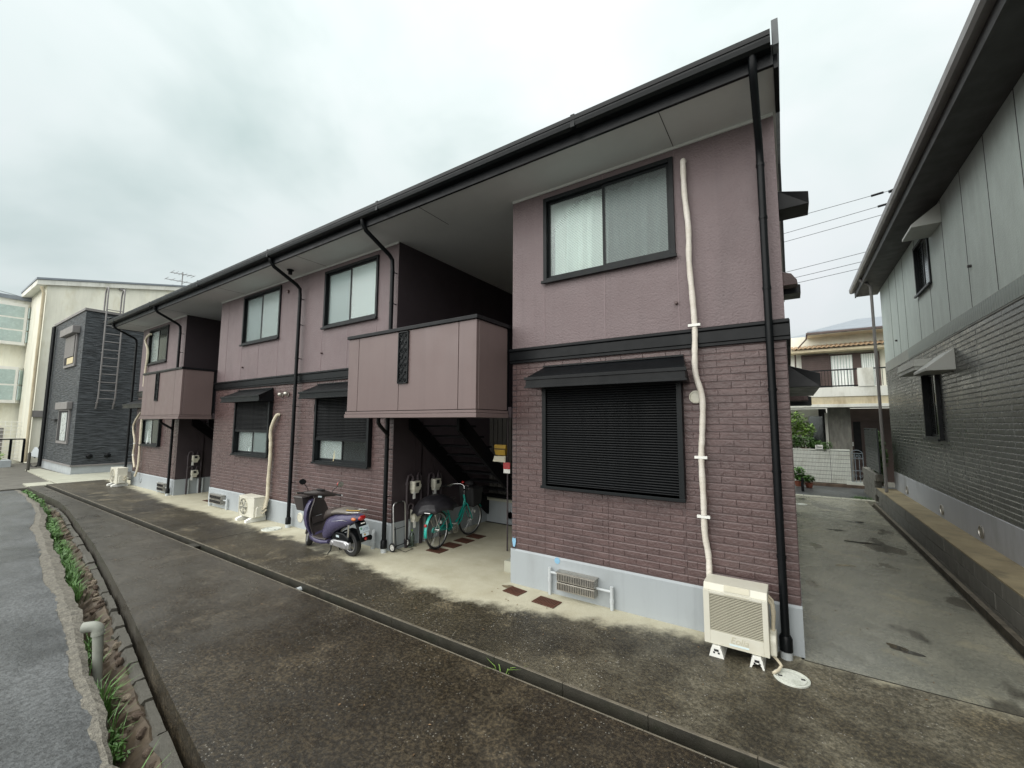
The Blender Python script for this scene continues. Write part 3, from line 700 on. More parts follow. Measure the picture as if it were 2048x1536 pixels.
# vent in back foundation of stairwell
MB().lathe([(.085,0),(.085,-.012),(.07,-.016),(.068,-.004)],20,(-4.48,2.37,.17),'y').build('vent', Mt['found'], A, smooth=40)
MB().lathe([(.066,0),(.066,-.004)],20,(-4.48,2.37,.17),'y').build('vent_grille', Mt['dark'], A)
MB().box(-3.16,-2.9,.25,.75,.0,.14).build('step', Mt['padc'], A, bevel=.006)

# =================================================================== NEIGHBOUR ON THE RIGHT (local x runs from its far end towards the camera)
Mt['rstucco'] = mat('grey_green_stucco', (.46,.52,.485), .6, .10, 5, bmp=.7, bs=40, bd=.010, dirt=(.40,.455,.425), ds=4, streak=True)
Mt['rbrick'] = mat('dark_grey_brick_paint', (.062,.066,.060), .30, .2, 2, bmp=.4, bs=40, bd=.006, wc=True)
Mt['rmortar'] = mat('dark_grey_joint', (.26,.27,.245), .5, .06, 2)
Mt['rsold'] = mat('soldier_brick', (.24,.275,.255), .5, .1, 3)
Mt['rsof'] = mat('dark_eave', (.035,.033,.032), .6, .1, 2)
Mt['rgut'] = mat('pale_gutter', (.20,.19,.182), .45, .08, 3)
Mt['rhood'] = mat('pale_hood', (.40,.41,.38), .5, .06, 3)
Mt['rfound'] = mat('grey_foundation', (.44,.45,.47), .7, .08, 1.2, bmp=.25, bs=60, dirt=(.30,.305,.30), ds=1.2, streak=True)
H = thing('grey_house', 'grey green neighbour house with dark brick cladding beside the wet alley', 'house', (2.04,9.4,0), R(-90))
U = lambda Y: 9.4-Y
RL = 14.5
ruw = (U(5.92),U(5.0),4.22,5.12); rlw = (U(6.0),U(5.12),1.66,2.82)
w = MB(); wall_holes(w,0,RL,3.42,5.32,[ruw],y=0,depth=.1); w.build('upper_wall',Mt['rstucco'],H,recalc=False)
w = MB(); wall_holes(w,0,RL,.78,3.21,[rlw],y=.006,depth=.1); w.build('lower_wall',Mt['rmortar'],H,recalc=False)
MB().box(0,.02,.02,6,.3,5.3).box(0,RL,5.9,6,.3,5.3).build('end_wall',Mt['rstucco'],H)
MB().box(-.005,RL,-.006,.2,.2,.775).build('foundation',Mt['rfound'],H,bevel=.006)
MB().box(0,RL,-.004,.02,3.205,3.425).build('belt_course',Mt['rmortar'],H)
k = 0; u = 2.5
sold = MB()
while u < RL:
    if k < 140: 
        inst('soldier_brick', bpy.data.meshes.get('soldier_brick') or MB().box(0,.060,-.010,-.003,3.225,3.415).build('soldier_brick',Mt['rsold'],H).data, H, (u*SC,0,0))
    u += .071; k += 1
bpy.data.objects['soldier_brick'].location = (2.43*SC,0,0)
for s in (U(6.93),U(7.6),U(8.3),U(5.92),U(5.14),U(4.28),U(3.4),U(2.57),U(1.75),U(.9),U(0.05),U(-.8)):
    hs = ruw[0]-.02 < s < ruw[1]+.02
    for a,b in ([(3.43,5.3)] if not hs else [(3.43,ruw[2]-.03),(ruw[3],5.3)]): MB().box(s-.005,s+.005,-.003,.01,a,b).build('panel_joint',Mt['rsof'],H)
rb = brick_list(0,RL-3.5,.79,3.2,[U(7.6),U(6.93),U(5.92),U(5.14),U(4.28),U(3.4),U(2.57),U(1.75),U(.9),U(0.05)],[(rlw[0]-.004,rlw[1]+.004,rlw[2]-.01,rlw[3]+.01)])
rb = [b for b in rb]
lay_bricks(H, rb, 'rbrick', 300, key=lambda b: math.hypot(b[0]-U(2.3), (b[1]-2.2)*.6), y=.006)
window(H,*ruw,left='dimglass',right='dimglass',lc=None,rc=None); window(H,*rlw,left='dimglass',right='dimglass',lc=None,rc=None,proud=.05)
def rhood(u0,u1,zt,d,ends=True):
    a = MB(); z1 = zt-.22
    a.add([(u0,0,zt),(u1,0,zt),(u1,-d,z1-.06),(u0,-d,z1-.06),(u0,0,z1-.10),(u1,0,z1-.10),(u1,-d,z1-.10),(u0,-d,z1-.10)],[(0,1,2,3),(7,6,5,4),(3,2,6,7),(0,3,7,4),(1,5,6,2),(0,4,5,1)])
    return a.build('window_awning',Mt['rhood'],H,bevel=.005)
rhood(U(5.0)-.0,U(4.25),3.03,.32); MB().box(U(6.25),U(5.02),-.30,0,2.80,2.98).box(U(6.27),U(5.0),-.315,0,2.86,2.90).build('shutter_box',Mt['rhood'],H,bevel=.005)
rhood(U(4.9),U(4.27),5.33-.06,.34)
for y in (8.06,5.56,3.83,2.1):
    v = MB().lathe([(.085,0),(.085,-.012),(.07,-.016),(.068,-.004)],20,(U(y),-.007,.50),'y').build('vent',Mt['steel'],H,smooth=40)
    s = MB(); [s.box(U(y)-.05,U(y)+.05,-.018,-.010,.45+k*.022,.462+k*.022) for k in range(5)]; s.build('louvre',Mt['steel'],v)
for u_,z_ in ((U(7.9),3.75),(U(3.3),3.95)): MB().lathe([(.02,0),(.02,-.035)],10,(u_,0,z_),'y').build('tie_plug',Mt['rsof'],H,smooth=40)
MB().box(-.45,RL,-.42,.02,5.30,5.34).build('soffit',Mt['rsof'],H)
MB().box(-.47,RL,-.445,-.42,5.28,5.46).build('fascia',Mt['rsof'],H)
MB().prism([(-.447,5.42),(-.52,5.41),(-.55,5.44),(-.555,5.52),(-.545,5.52),(-.535,5.45),(-.447,5.44)],'x',-.5,RL).build('gutter',Mt['rgut'],H)
MB().prism([(-.50,5.50),(-.50,5.53),(3,6.6),(6.4,5.53),(6.4,5.5),(3,6.5)],'x',-.45,RL).build('roof',Mt['rsof'],H)
MB().prism([(-.44,5.34),(-.44,5.50),(3,6.52),(6,5.5),(6,5.34)],'x',-.02,.0).build('gable_wall',Mt['rstucco'],H)
MB().tube([(.9,-.48,5.43),(.9,-.46,5.36),(.9,-.34,5.26),(.9,-.29,5.2),(.9,-.29,.37)],.03,10).build('downpipe',Mt['rgut'],H,smooth=40)
# retaining block wall with ledge
W = thing('block_wall','low concrete block retaining wall with sandy ledge along the alley gutter','wall',(1.67,0,0))
MB().box(.06,.37,-6,9.3,-.2,.345).build('wall_core',Mt['block'],W)
MB().box(.004,.364,-6,9.3,.345,.362).build('ledge',Mt['ledge'],W)
bm_ = None
for r_ in range(3):
    y = -6+(.2 if r_%2 else 0)
    while y < 9.0:
        z0 = -.17+r_*.172
        inst('concrete_block', bm_, W, (random.uniform(-.003,.003),y*SC,z0*SC)) if bm_ else None
        if bm_ is None:
            o = MB().box(0,.06,.004,.376,.004,.168).build('concrete_block',Mt['block2'],W,bevel=.005); o.location=(0,y*SC,z0*SC); bm_ = o.data
        y += .38
for o in W.children:
    if o.name.startswith('concrete_block') and not o.modifiers:
        pass
gt = struct(MB().box(1.49,1.67,-3,9.6,-.3,-.13).build('side_gutter',Mt['kerb']))
struct(MB().box(1.615,1.668,-3,9.6,-.129,-.04).build('gutter_lip',Mt['kerbtop'],bevel=.004))
struct(MB().box(1.482,1.494,-1.39,9.6,-.10,.002).build('gutter_edge',Mt['kerbtop']))
# taller block wall + louvre fence at the end of the alley
W2 = thing('block_wall','grey concrete block wall under the dark louvre fence at the alley end','wall',(1.67,9.3,0))
bm2 = None
for r_ in range(5):
    y = 0+(.2 if r_%2 else 0)
    while y < 2.1:
        if bm2 is None:
            o = MB().box(0,.14,.004,.376,.004,.168).build('concrete_block',Mt['block2'],W2,bevel=.005); o.location=(0,y*SC,(-.17+r_*.172)*SC); bm2 = o.data
        else: inst('concrete_block',bm2,W2,(random.uniform(-.004,.004),y*SC,(-.17+r_*.172)*SC))
        y += .38
Mt['fence'] = mat('dark_louvre',(.012,.016,.018),.4,.1,4)
F = thing('louvre_fence','dark grey louvred fence panels standing on the block wall at the alley end','fence',(1.70,8.9,.73))
for i in range(4):
    MB().box(0,.03,i*.66,i*.66+.03,0,1.05).build('post',Mt['fence'],F)
    if i < 3:
        for s in range(14): MB().add([(.0,i*.66+.03,.03+s*.072),(.03,i*.66+.03,.05+s*.072),(.03,i*.66+.66,.05+s*.072),(.0,i*.66+.66,.03+s*.072),(.0,i*.66+.03,.088+s*.072),(.03,i*.66+.03,.108+s*.072),(.03,i*.66+.66,.108+s*.072),(.0,i*.66+.66,.088+s*.072)],[(0,1,2,3),(4,7,6,5),(0,4,5,1),(1,5,6,2),(2,6,7,3),(3,7,4,0)]).build('louvre_slat',Mt['fence'],F)
MB().box(-.005,.035,0,2.0,1.05,1.08).build('rail',Mt['fence'],F)

# =================================================================== DITCH EDGE: concrete blocks and rubble stones
RW = bpy.data.objects.new('retaining_wall', None); COL.objects.link(RW); struct(RW)
def dirx(x): d = (lane_edge(x+.2)-lane_edge(x-.2))/.4; return math.atan(d)
x = -18.4
while x < -1.2:
    L_ = random.choice((.35,.5,.7,.22,.55)); a = dirx(x+L_/2); w = random.uniform(.075,.115)*ff_(x); zt = -.165+random.uniform(-.025,.015)
    mb = MB(); n = 5; rings = []
    for i in range(n+1):
        t = (i/n-.5)*(L_-.03); j = lambda s=.008: random.uniform(-s,s)
        rings.append([(t,-w+j(.012),-.3),(t,-w+j(.014),zt-.03+j()),(t,-w*.8+j(.01),zt+j()),(t,-.02,zt+j(.005)),(t,0,-.3)])
    mb.loft(rings)
    o = mb.build('concrete_block', Mt['block'], RW, smooth=20); o.location = (x*SC+L_*SC/2, (lane_edge(x+L_/2)-.012)*SC, 0); o.rotation_euler = (0,0,a)
    x += L_
stone_me = []
for i in range(8):
    b = bmesh.new(); bmesh.ops.create_icosphere(b, subdivisions=2, radius=1)
    for v in b.verts:
        v.co = Vector((v.co.x*random.uniform(.68,1.2), v.co.y*random.uniform(.65,1.2), v.co.z*random.uniform(.6,1.15)))
        for ax in range(3): v.co[ax] = max(-.82,min(.82,v.co[ax]))
    me = bpy.data.meshes.new('stone'); b.to_mesh(me); b.free(); me.materials.append(Mt['stone' if i%3 else 'stone2']); stone_me.append(me)
x = -18.3; cnt = 0
while x < -1.6:
    for row in range(4):
        l = random.uniform(.025,.065); y = lane_edge(x)-(.135+row*.026)*ff_(x)+random.uniform(-.015,.015); z = -.19-row*.07+random.uniform(-.03,.02)
        if random.random() < .42: continue
        inst('stone', random.choice(stone_me), RW, (x*SC+random.uniform(-.03,.03), y*SC, z*SC), (random.uniform(-.4,.4),random.uniform(-.4,.4),random.uniform(0,6)), (l*1.15,random.uniform(.022,.042),random.uniform(.03,.055)))
    x += random.uniform(.09,.16)

def blades(mb, x, y, z, n, h, spread, lean=.5):
    for _ in range(n):
        a = random.uniform(0,6.283); q = random.uniform(0,spread); bx, by = x+q*math.cos(a), y+q*math.sin(a)*.6
        H_ = h*random.uniform(.5,1.2); b = random.uniform(0,6.283); ln = H_*random.uniform(.2,lean+.4); w = random.uniform(.0022,.0058)
        px, py = -math.sin(b)*w, math.cos(b)*w; dx, dy = math.cos(b)*ln, math.sin(b)*ln
        mb.add([(bx-px,by-py,z),(bx+px,by+py,z),(bx+dx*.35+px*.8,by+dy*.35+py*.8,z+H_*.65),(bx+dx*.35-px*.8,by+dy*.35-py*.8,z+H_*.65),(bx+dx,by+dy,z+H_*.85)],[(0,1,2,3),(3,2,4)])
def leaves(mb, c, r, n, size, flat=.5):
    for _ in range(n):
        while True:
            p = Vector((random.uniform(-1,1),random.uniform(-1,1),random.uniform(-1,1)))
            if .25 < p.length < 1: break
        p = Vector((c[0]+p.x*r[0], c[1]+p.y*r[1], c[2]+p.z*r[2])); s = size*random.uniform(.6,1.3)
        u = Vector((random.gauss(0,1),random.gauss(0,1),random.gauss(0,flat))).normalized(); v = u.cross(Vector((random.gauss(0,.5),random.gauss(0,.5),1))).normalized()
        mb.add([p-u*s, p+v*s*.45-u*s*.2, p+u*s, p-v*s*.45-u*s*.2], [(0,1,2,3)])
mbw = MB()
x = -18.3
while x < -7.6:
    d = 1.0 if x < -8.5 else .6
    if math.sin(x*1.9)+math.sin(x*.7+1) > -1.1: blades(mbw, x, lane_edge(x)-.30*ff_(x)+random.uniform(-.06,.05)*ff_(x), -.36, int(40*d), .23, .10*ff_(x))
    x += .07
for cx in (-18.2,-17.6,-16.9,-15.9): leaves(mbw, (cx,lane_edge(cx)-.24*ff_(cx),-.14),(.35,.07,.10),170,.030)
for cx in (-12.5,-11.8,-13.6,-10.6,-9.8): leaves(mbw, (cx,lane_edge(cx)-.30,-.2),(.4,.10,.10),110,.026)
for cx,n in ((-6.1,16),(-5.75,22),(-5.2,12),(-4.62,34),(-4.5,34),(-4.38,20),(-4.05,20),(-3.85,18),(-3.2,10),(-8.2,25),(-7.4,12)): blades(mbw, cx, lane_edge(cx)-.27, -.37, n, .26, .10, .8)
leaves(mbw, (-3.95,lane_edge(-3.95)-.25,-.30),(.22,.06,.06),90,.022); leaves(mbw, (-5.6,lane_edge(-5.6)-.27,-.32),(.3,.06,.06),90,.022)
o = mbw.build('weeds', Mt['leaf'], None, recalc=False); stuff(o); o['label'] = 'green weeds and grass growing along the ditch beside the lane'
mbw = MB(); blades(mbw, -2.02, KY-.06, -.15, 14, .16, .05, 1.2)
o = mbw.build('weeds', Mt['leaf3'], None, recalc=False); stuff(o); o['label'] = 'small grass tuft growing out of the kerb channel'

# grey elbow vent pipe standing in the ditch
Mt['vpipe'] = mat('dull_grey_pipe',(.25,.26,.225),.55,.12,5,dirt=(.15,.15,.12),ds=4)
EP = thing('elbow_pipe','grey plastic pipe with a bent elbow top rising from the ditch','pipe',(-5.02,-3.155,0))
EP.rotation_euler = (R(3),R(-2),0)
MB().tube([(0,0,-.45),(0,0,.10)],[.029,.037],16).build('pipe',Mt['vpipe'],EP,smooth=40)
el = [(0,0,.10)]+[(-.055*(1-math.cos(t))*.75,-.055*(1-math.cos(t)),.13+.055*math.sin(t)) for t in [k*math.pi/16 for k in range(9)]]
el.append((-.085,-.11,.187))
el=[(a*.72,b*.72,c*.72+.028) for a,b,c in el]
MB().tube(el,.042,16).lathe([(.046,.085),(.046,.11)],16).build('elbow',Mt['vpipe'],EP,smooth=40)
MB().lathe([(.035,0),(.035,-.004)],16,(-.0612,-.0802,.1626),'y').build('opening',Mt['dark'],EP)

# =================================================================== AIR CONDITIONERS (metres, front = -y)
def text_obj(txt, size, m, parent, M4, depth=.002, name='lettering', shear=0):
    c = bpy.data.curves.new('t','FONT'); c.body = txt; c.size = size; c.extrude = depth; c.align_x = 'CENTER'; c.align_y = 'CENTER'; c.shear = shear
    t = bpy.data.objects.new('t', c); COL.objects.link(t)
    dg = bpy.context.evaluated_depsgraph_get(); me = bpy.data.meshes.new_from_object(t.evaluated_get(dg)); me.name = name
    bpy.data.objects.remove(t); bpy.data.curves.remove(c)
    me.transform(M4); me.materials.clear(); me.materials.append(m)
    o = bpy.data.objects.new(name, me); COL.objects.link(o); o.parent = parent; return o
FRONT = Matrix(((1,0,0,0),(0,0,-1,0),(0,1,0,0),(0,0,0,1)))   # text plane -> faces -y
Mt['fanb'] = mat('grey_fan_cavity',(.12,.12,.10),.6,.1,4)
def ac_foot(T, x, arch):
    f = MB(); 
    f.prism([(-.06,0),(-.045,0),(-.035,.025),(-.015,.04),(.015,.04),(.035,.025),(.045,0),(.06,0),(.045,.07),(.032,.10),(-.032,.10),(-.045,.07)] if arch else [(-.065,0),(.065,0),(.05,.06),(.034,.10),(-.034,.10),(-.05,.06)],'y',-.20,.18)
    o = f.build('foot',Mt['white'],T,k=1); o.location = (x,0,0)
    MB().box(-.02,.02,-.203,-.200,.055,.075).box(-.028,-.012,-.203,-.200,.035,.05).box(.012,.03,-.203,-.2,.035,.05).build('slot',Mt['dark'],o,k=1)
AC = thing('air_conditioner','cream outdoor air conditioner with wide slatted front grille by the right corner downpipe','air conditioner',(-.455,-.225,0),group='outdoor air conditioner units')
w2, hd = .275, .155
bz0, bz1 = .105, .665
body = MB(); body.prism([(-hd,bz0),(-hd,bz1-.055),(-hd+.03,bz1),(hd,bz1),(hd,bz0)],'x',-w2,w2); body.build('casing',Mt['cream'],AC,k=1,bevel=.008)
fr_ = MB(); gz0,gz1,gx0,gx1 = .235,.58,-w2+.055,w2-.045
fr_.box(-w2,gx0,-hd-.022,-hd-.0,bz0+.004,bz1-.06).box(gx1,w2,-hd-.022,-hd,bz0+.004,bz1-.06).box(gx0,gx1,-hd-.022,-hd,bz0+.004,gz0).box(gx0,gx1,-hd-.022,-hd,gz1,bz1-.06)
fr_.build('front_panel',Mt['cream'],AC,k=1,bevel=.003)
MB().box(gx0,gx1,-hd-.004,-hd-.001,gz0,gz1).build('grille_back',Mt['dark'],AC,k=1)
me_ = None; n_ = 24
for i in range(n_):
    z = gz0+(gz1-gz0)*(i+.5)/n_
    if me_ is None:
        o = MB().prism([(-hd-.018,-.0030),(-hd-.0205,.0),(-hd-.018,.0024),(-hd-.010,.0034),(-hd-.010,-.0016)],'x',gx0,gx1).build('grille_slat',Mt['acslat'],AC,k=1); me_ = o.data; o.location=(0,0,z)
    else: inst('grille_slat',me_,AC,(0,0,z))
MB().box(-.085,.125,-hd-.024,-hd-.0215,.588,.598).prism([(-hd-.001,.618),(-hd+.026,.668),(-hd+.024,.669),(-hd-.004,.618)],'x',-.09,.13).build('top_plate',Mt['acslat'],AC,k=1,bevel=.002)
text_obj('Eolia',.082,Mt['acslat'],AC,Matrix.Translation((.03,-hd-.0225,.185))@FRONT,.002,'lettering',.25)
MB().box(-.055,.11,-hd-.0235,-hd-.0220,.135,.150).build('badge',mat('pale_badge',(.62,.74,.76),.4,.05),AC,k=1)
cv = MB(); cv.prism([(-hd+.02,bz0+.01),(-hd+.02,.25),(-hd+.05,.29),(.02,.31),(hd-.03,.26),(hd-.03,bz0+.01)],'x',w2,w2+.055); cv.build('valve_cover',Mt['cream'],AC,k=1,bevel=.012)
MB().tube([(w2-.005,.02,.60),(w2+.03,.03,.56),(w2+.042,.04,.45),(w2+.03,.03,.30)],.013,8).tube([(w2-.005,-.04,.59),(w2+.028,-.03,.54),(w2+.034,-.02,.44),(w2+.028,-.02,.30)],.016,8).build('hose',Mt['tape2'],AC,k=1,smooth=40)
MB().tube([(w2-.02,-.05,.12),(w2+.05,-.10,.085),(w2+.085,-.13,.055),(w2+.06,-.19,.035),(w2+.02,-.235,.018)],.013,8).build('drain_hose',Mt['tape2'],AC,k=1,smooth=40)
ac_foot(AC,-.17,False); ac_foot(AC,.17,True)
def ac_round(name_label, loc, w, h, d, grp='outdoor air conditioner units', rz=0, valve=True):
    T = thing('air_conditioner',name_label,'air conditioner',loc,rz,group=grp); w/=2; d/=2; z0=.10
    MB().box(-w,w,-d,d,z0,z0+h).build('casing',Mt['cream'],T,k=1,bevel=.012)
    MB().box(-w-.006,w+.006,-d-.006,d+.006,z0+h-.004,z0+h+.012).build('top_plate',Mt['cream'],T,k=1,bevel=.004)
    cx, cz, r = -w+.05+h*.42, z0+h*.5, h*.42
    MB().lathe([(r,0),(r,-.012),(r*.96,-.012),(r*.95,-.002)],28,(cx,-d,cz),'y',False).build('fan_ring',Mt['acslat'],T,k=1,smooth=40)
    MB().lathe([(r*.95,0),(r*.95,-.002)],28,(cx,-d-.001,cz),'y').build('fan_opening',Mt['fanb'],T,k=1)
    g_ = MB()
    for i in range(5): g_.box(cx-r,cx+r,-d-.014,-d-.009,cz-r+.004+2*r*i/4-.004,cz-r+.004+2*r*i/4+.004)
    for q in (.3,.5,.7): g_.tube([(cx+r*q*math.cos(t*math.pi/10),-d-.011,cz+r*q*math.sin(t*math.pi/10)) for t in range(20)],.003,5,True)
    g_.box(cx-r-.03,cx-r-.018,-d-.014,-d-.002,z0+.02,z0+h-.02)
    g_.build('grille',Mt['cream'],T,k=1)
    b_ = MB()
    for k in range(5):
        a = k*6.283/5; b_.add([(cx+.03*math.cos(a),-d-.003,cz+.03*math.sin(a)),(cx+r*.85*math.cos(a),-d-.004,cz+r*.85*math.sin(a)),(cx+r*.85*math.cos(a+.7),-d-.003,cz+r*.85*math.sin(a+.7))],[(0,1,2)])
    b_.build('fan_blade',Mt['acslat'],T,k=1)
    MB().prism([(-d+.04,z0+.02),(-d+.04,z0+h*.50),(-d+.07,z0+h*.56),(d-.06,z0+h*.56),(d-.06,z0+.02)],'x',w,w+.045).build('valve_cover',Mt['cream'],T,k=1,bevel=.01)
    MB().tube([(w+.02,.02,z0+h*.45),(w+.07,.04,z0+h*.4),(w+.10,.09,z0+h*.55)],.016,8).tube([(w+.02,.0,z0+h*.3),(w+.08,.03,z0+h*.22),(w+.11,.10,z0+h*.4)],.014,8).build('hose',Mt['tape2'],T,k=1,smooth=40)
    for sx in (-w*.62,w*.62): MB().prism([(-d-.10,0),(d+.06,0),(d+.06,.10),(-d+.02,.10),(-d-.10,.055)],'x',sx-.05,sx+.05).build('foot',Mt['white'],T,k=1,bevel=.006)
    return T
ac_round('cream outdoor air conditioner with round fan beside the middle bay, left of the scooter',(-8.84,-.19,0),.70,.44,.26)
ac_round('boxy cream outdoor air conditioner at the far left end of the building',(-16.75,-.28,0),.74,.52,.28)

# white taped conduits
def conduit(label, pts, r, m, clips=()):
    p0 = pts[-1]; T = thing('pipe_run',label,'pipe',(p0[0],p0[1],0),group='taped air conditioner pipes on the facade')
    loc = [(x-p0[0],y-p0[1],z) for x,y,z in pts]
    # smooth
    P = [Vector(p) for p in loc]; out = []
    for i in range(len(P)-1):
        a,b,c,d = P[max(i-1,0)],P[i],P[i+1],P[min(i+2,len(P)-1)]
        for k in range(5):
            t = k/5; out.append(.5*((2*b)+(c-a)*t+(2*a-5*b+4*c-d)*t*t+(-a+3*b-3*c+d)*t**3))
    out.append(P[-1])
    rs = [r*(1+.06*math.sin(i*2.1)+random.uniform(-.04,.04)) for i in range(len(out))]
    MB().tube(out,rs,10).build('pipe',Mt[m],T,smooth=50)
    for z in clips:
        q = min(out,key=lambda v:abs(v.z-z)); MB().box(q.x-.055,q.x+.055,.0,.03,z-.012,z+.012).lathe([(r*1.12,-.012),(r*1.12,.012)],10,(q.x,q.y,z)).build('clip',Mt['white'],T)
    return T
conduit('long white taped pipe running down past the right upper window to the slatted air conditioner',
  [(-.785,-.01,4.56),(-.785,-.045,4.53),(-.78,-.05,4.2),(-.755,-.05,3.84),(-.76,-.05,3.49),(-.74,-.05,3.11),(-.73,-.05,2.8),(-.735,-.07,2.57),(-.735,-.06,2.37),(-.685,-.06,2.14),(-.70,-.05,1.81),(-.715,-.05,1.58),(-.71,-.05,1.2),(-.71,-.05,.9),(-.685,-.05,.7),(-.68,-.08,.5)],.027,'tape',(2.85,1.59,1.05))
conduit('cream taped pipe bending down the middle bay to the round fan air conditioner',
  [(-8.37,-.0,2.04),(-8.40,-.05,2.02),(-8.55,-.06,1.76),(-8.55,-.05,1.48),(-8.54,-.05,1.14),(-8.56,-.05,.8),(-8.54,-.06,.46),(-8.50,-.12,.25)],.033,'tape2')
conduit('thin crooked cream pipe at the far left, outermost on the lower wall',
  [(-16.23,-.01,2.18),(-16.3,-.05,2.12),(-16.71,-.06,1.76),(-16.5,-.05,1.28),(-16.54,-.05,.89),(-16.25,-.07,.55)],.026,'tape2',(1.25,.9))
conduit('straight cream pipe beside the small lower window at the far left',
  [(-16.06,-.01,2.02),(-16.05,-.05,1.97),(-16.03,-.05,1.2),(-16.0,-.06,.6),(-16.05,-.1,.3)],.030,'tape2')
conduit('short curved cream pipe beside the upper window at the far left',
  [(-16.0,-.0,4.54),(-16.05,-.05,4.52),(-16.30,-.06,4.36),(-16.05,-.05,4.0),(-16.12,-.05,3.3),(-16.14,-.05,2.95)],.030,'tape2')

# flue boxes on the foundation
def flue(label, x0, z0, w, pipes=True):
    T = thing('flue_box',label,'vent box',(x0,0,0),group='steel flue boxes with drain pipes on the foundation')
    for zz_ in (z0+.095,z0):
        b = MB().box(0,w,-.10,-.004,zz_,zz_+.085).build('louvre_box',Mt['steel'],T,bevel=.004)
        s = MB()
        for k in range(int(w/.02)): s.box(.012+k*.02,.018+k*.02,-.104,-.0995,zz_+.012,zz_+.073)
        s.build('slot',Mt['dark'],b)
    MB().box(-.01,w+.01,-.108,-.004,z0+.182,z0+.192).build('lid',Mt['steel'],T)
    if pipes:
        MB().tube([(0,-.04,z0+.15),(-.10,-.04,z0+.15)],.014,8).tube([(-.115,-.04,z0+.20),(-.115,-.04,0)],.019,10).lathe([(.024,z0+.05),(.024,z0+.09)],10,(-.115,-.04,0)).build('pipe',Mt['wpipe'],T,smooth=40)
        MB().tube([(w,-.04,z0+.09),(w+.15,-.04,z0+.09)],.014,8).tube([(w+.165,-.04,z0+.14),(w+.165,-.04,0)],.019,10).lathe([(.024,z0-.02),(.024,z0+.02)],10,(w+.165,-.04,0)).build('pipe',Mt['wpipe'],T,smooth=40)
flue('stainless flue box with two grey pipes on the right bay foundation',-2.22,.09,.44)
flue('stainless flue box at the left end of the middle foundation',-11.0,.10,.56)
flue('small flue box at the far left beside the black downpipe foot',-14.25,.08,.45)
P_ = thing('drain_pipe','short grey pipe stub rising at the foundation behind the scooter tail','pipe',(-5.36,-.06,0))
MB().tube([(0,0,0),(0,0,.22),(-.02,.03,.26)],.028,10).lathe([(.036,.06),(.036,.1)],10).build('pipe',Mt['wpipe'],P_,smooth=40)

# grates and manhole lids
def grate(label, x, y, w, d, rz, m='rust', grp='rusty drain grates in the concrete'):
    T = thing('drain_grate',label,'drain grate',(x,y,.0),rz,group=grp)
    MB().box(-w/2,w/2,-d/2,d/2,-.02,.003).build('pit',Mt['dark'],T)
    f = MB(); t = .012
    f.box(-w/2,w/2,-d/2,-d/2+t,.003,.009).box(-w/2,w/2,d/2-t,d/2,.003,.009).box(-w/2,-w/2+t,-d/2+t,d/2-t,.003,.009).box(w/2-t,w/2,-d/2+t,d/2-t,.003,.009); f.build('frame',Mt[m],T)
    me = None; n = int((w-2*t)/.022)
    for i in range(n):
        xx = -w/2+t+(w-2*t)*(i+.5)/n
        if me is None: o = MB().box(-.0075,.0075,-d/2+t,d/2-t,.003,.0085).build('bar',Mt[m],T); o.location=(xx*SC,0,0); me = o.data
        else: inst('bar',me,T,(xx*SC,0,0))
grate('rusty drain grate nearer the stairwell by the right foundation corner',-2.70,-.20,.22,.17,R(-8))
grate('larger rusty drain grate in front of the steel flue box',-2.26,-.25,.27,.18,R(-4))
for i,l in enumerate(('frontmost of the four dark grates under the bicycle','second dark grate under the bicycle from the front','third dark grate under the bicycle from the front','rearmost of the four dark grates under the bicycle')): grate(l,-4.50,.43+i*.31,.27,.21,0,'rust')
grate('small dark grate in the far left stairwell floor',-11.75,.25,.4,.25,0)
def manhole(label, x, y, r, rz=0):
    T = thing('manhole_cover',label,'manhole cover',(x,y,0),rz,group='round pale manhole covers')
    MB().lathe([(r,0),(r,.010),(r*.93,.012),(r*.92,.007),(.001,.008)],32).build('lid',Mt['lid'],T,smooth=40)
    s = MB(); s.lathe([(r*.82,.0078),(r*.82,.0115),(r*.78,.0115),(r*.78,.0078)],28,cap=False)
    for k in range(10):
        a = k*.628; s.box(r*.45*math.cos(a)-.006,r*.45*math.cos(a)+.006,r*.45*math.sin(a)-.006,r*.45*math.sin(a)+.006,.008,.011)
    s.build('relief',Mt['lid'],T)
    for a in (-r*.62,r*.62): MB().box(a-.014,a+.014,-.009,.009,.0082,.0095).build('key_hole',Mt['dark'],T)
manhole('white round manhole cover beside the right corner downpipe',-.088,-.395,.118,.2)
manhole('white round manhole cover left of the scooter front wheel',-7.80,-.33,.16,.1)
manhole('small white cover at the far end of the alley by the street',.12,8.0,.12)

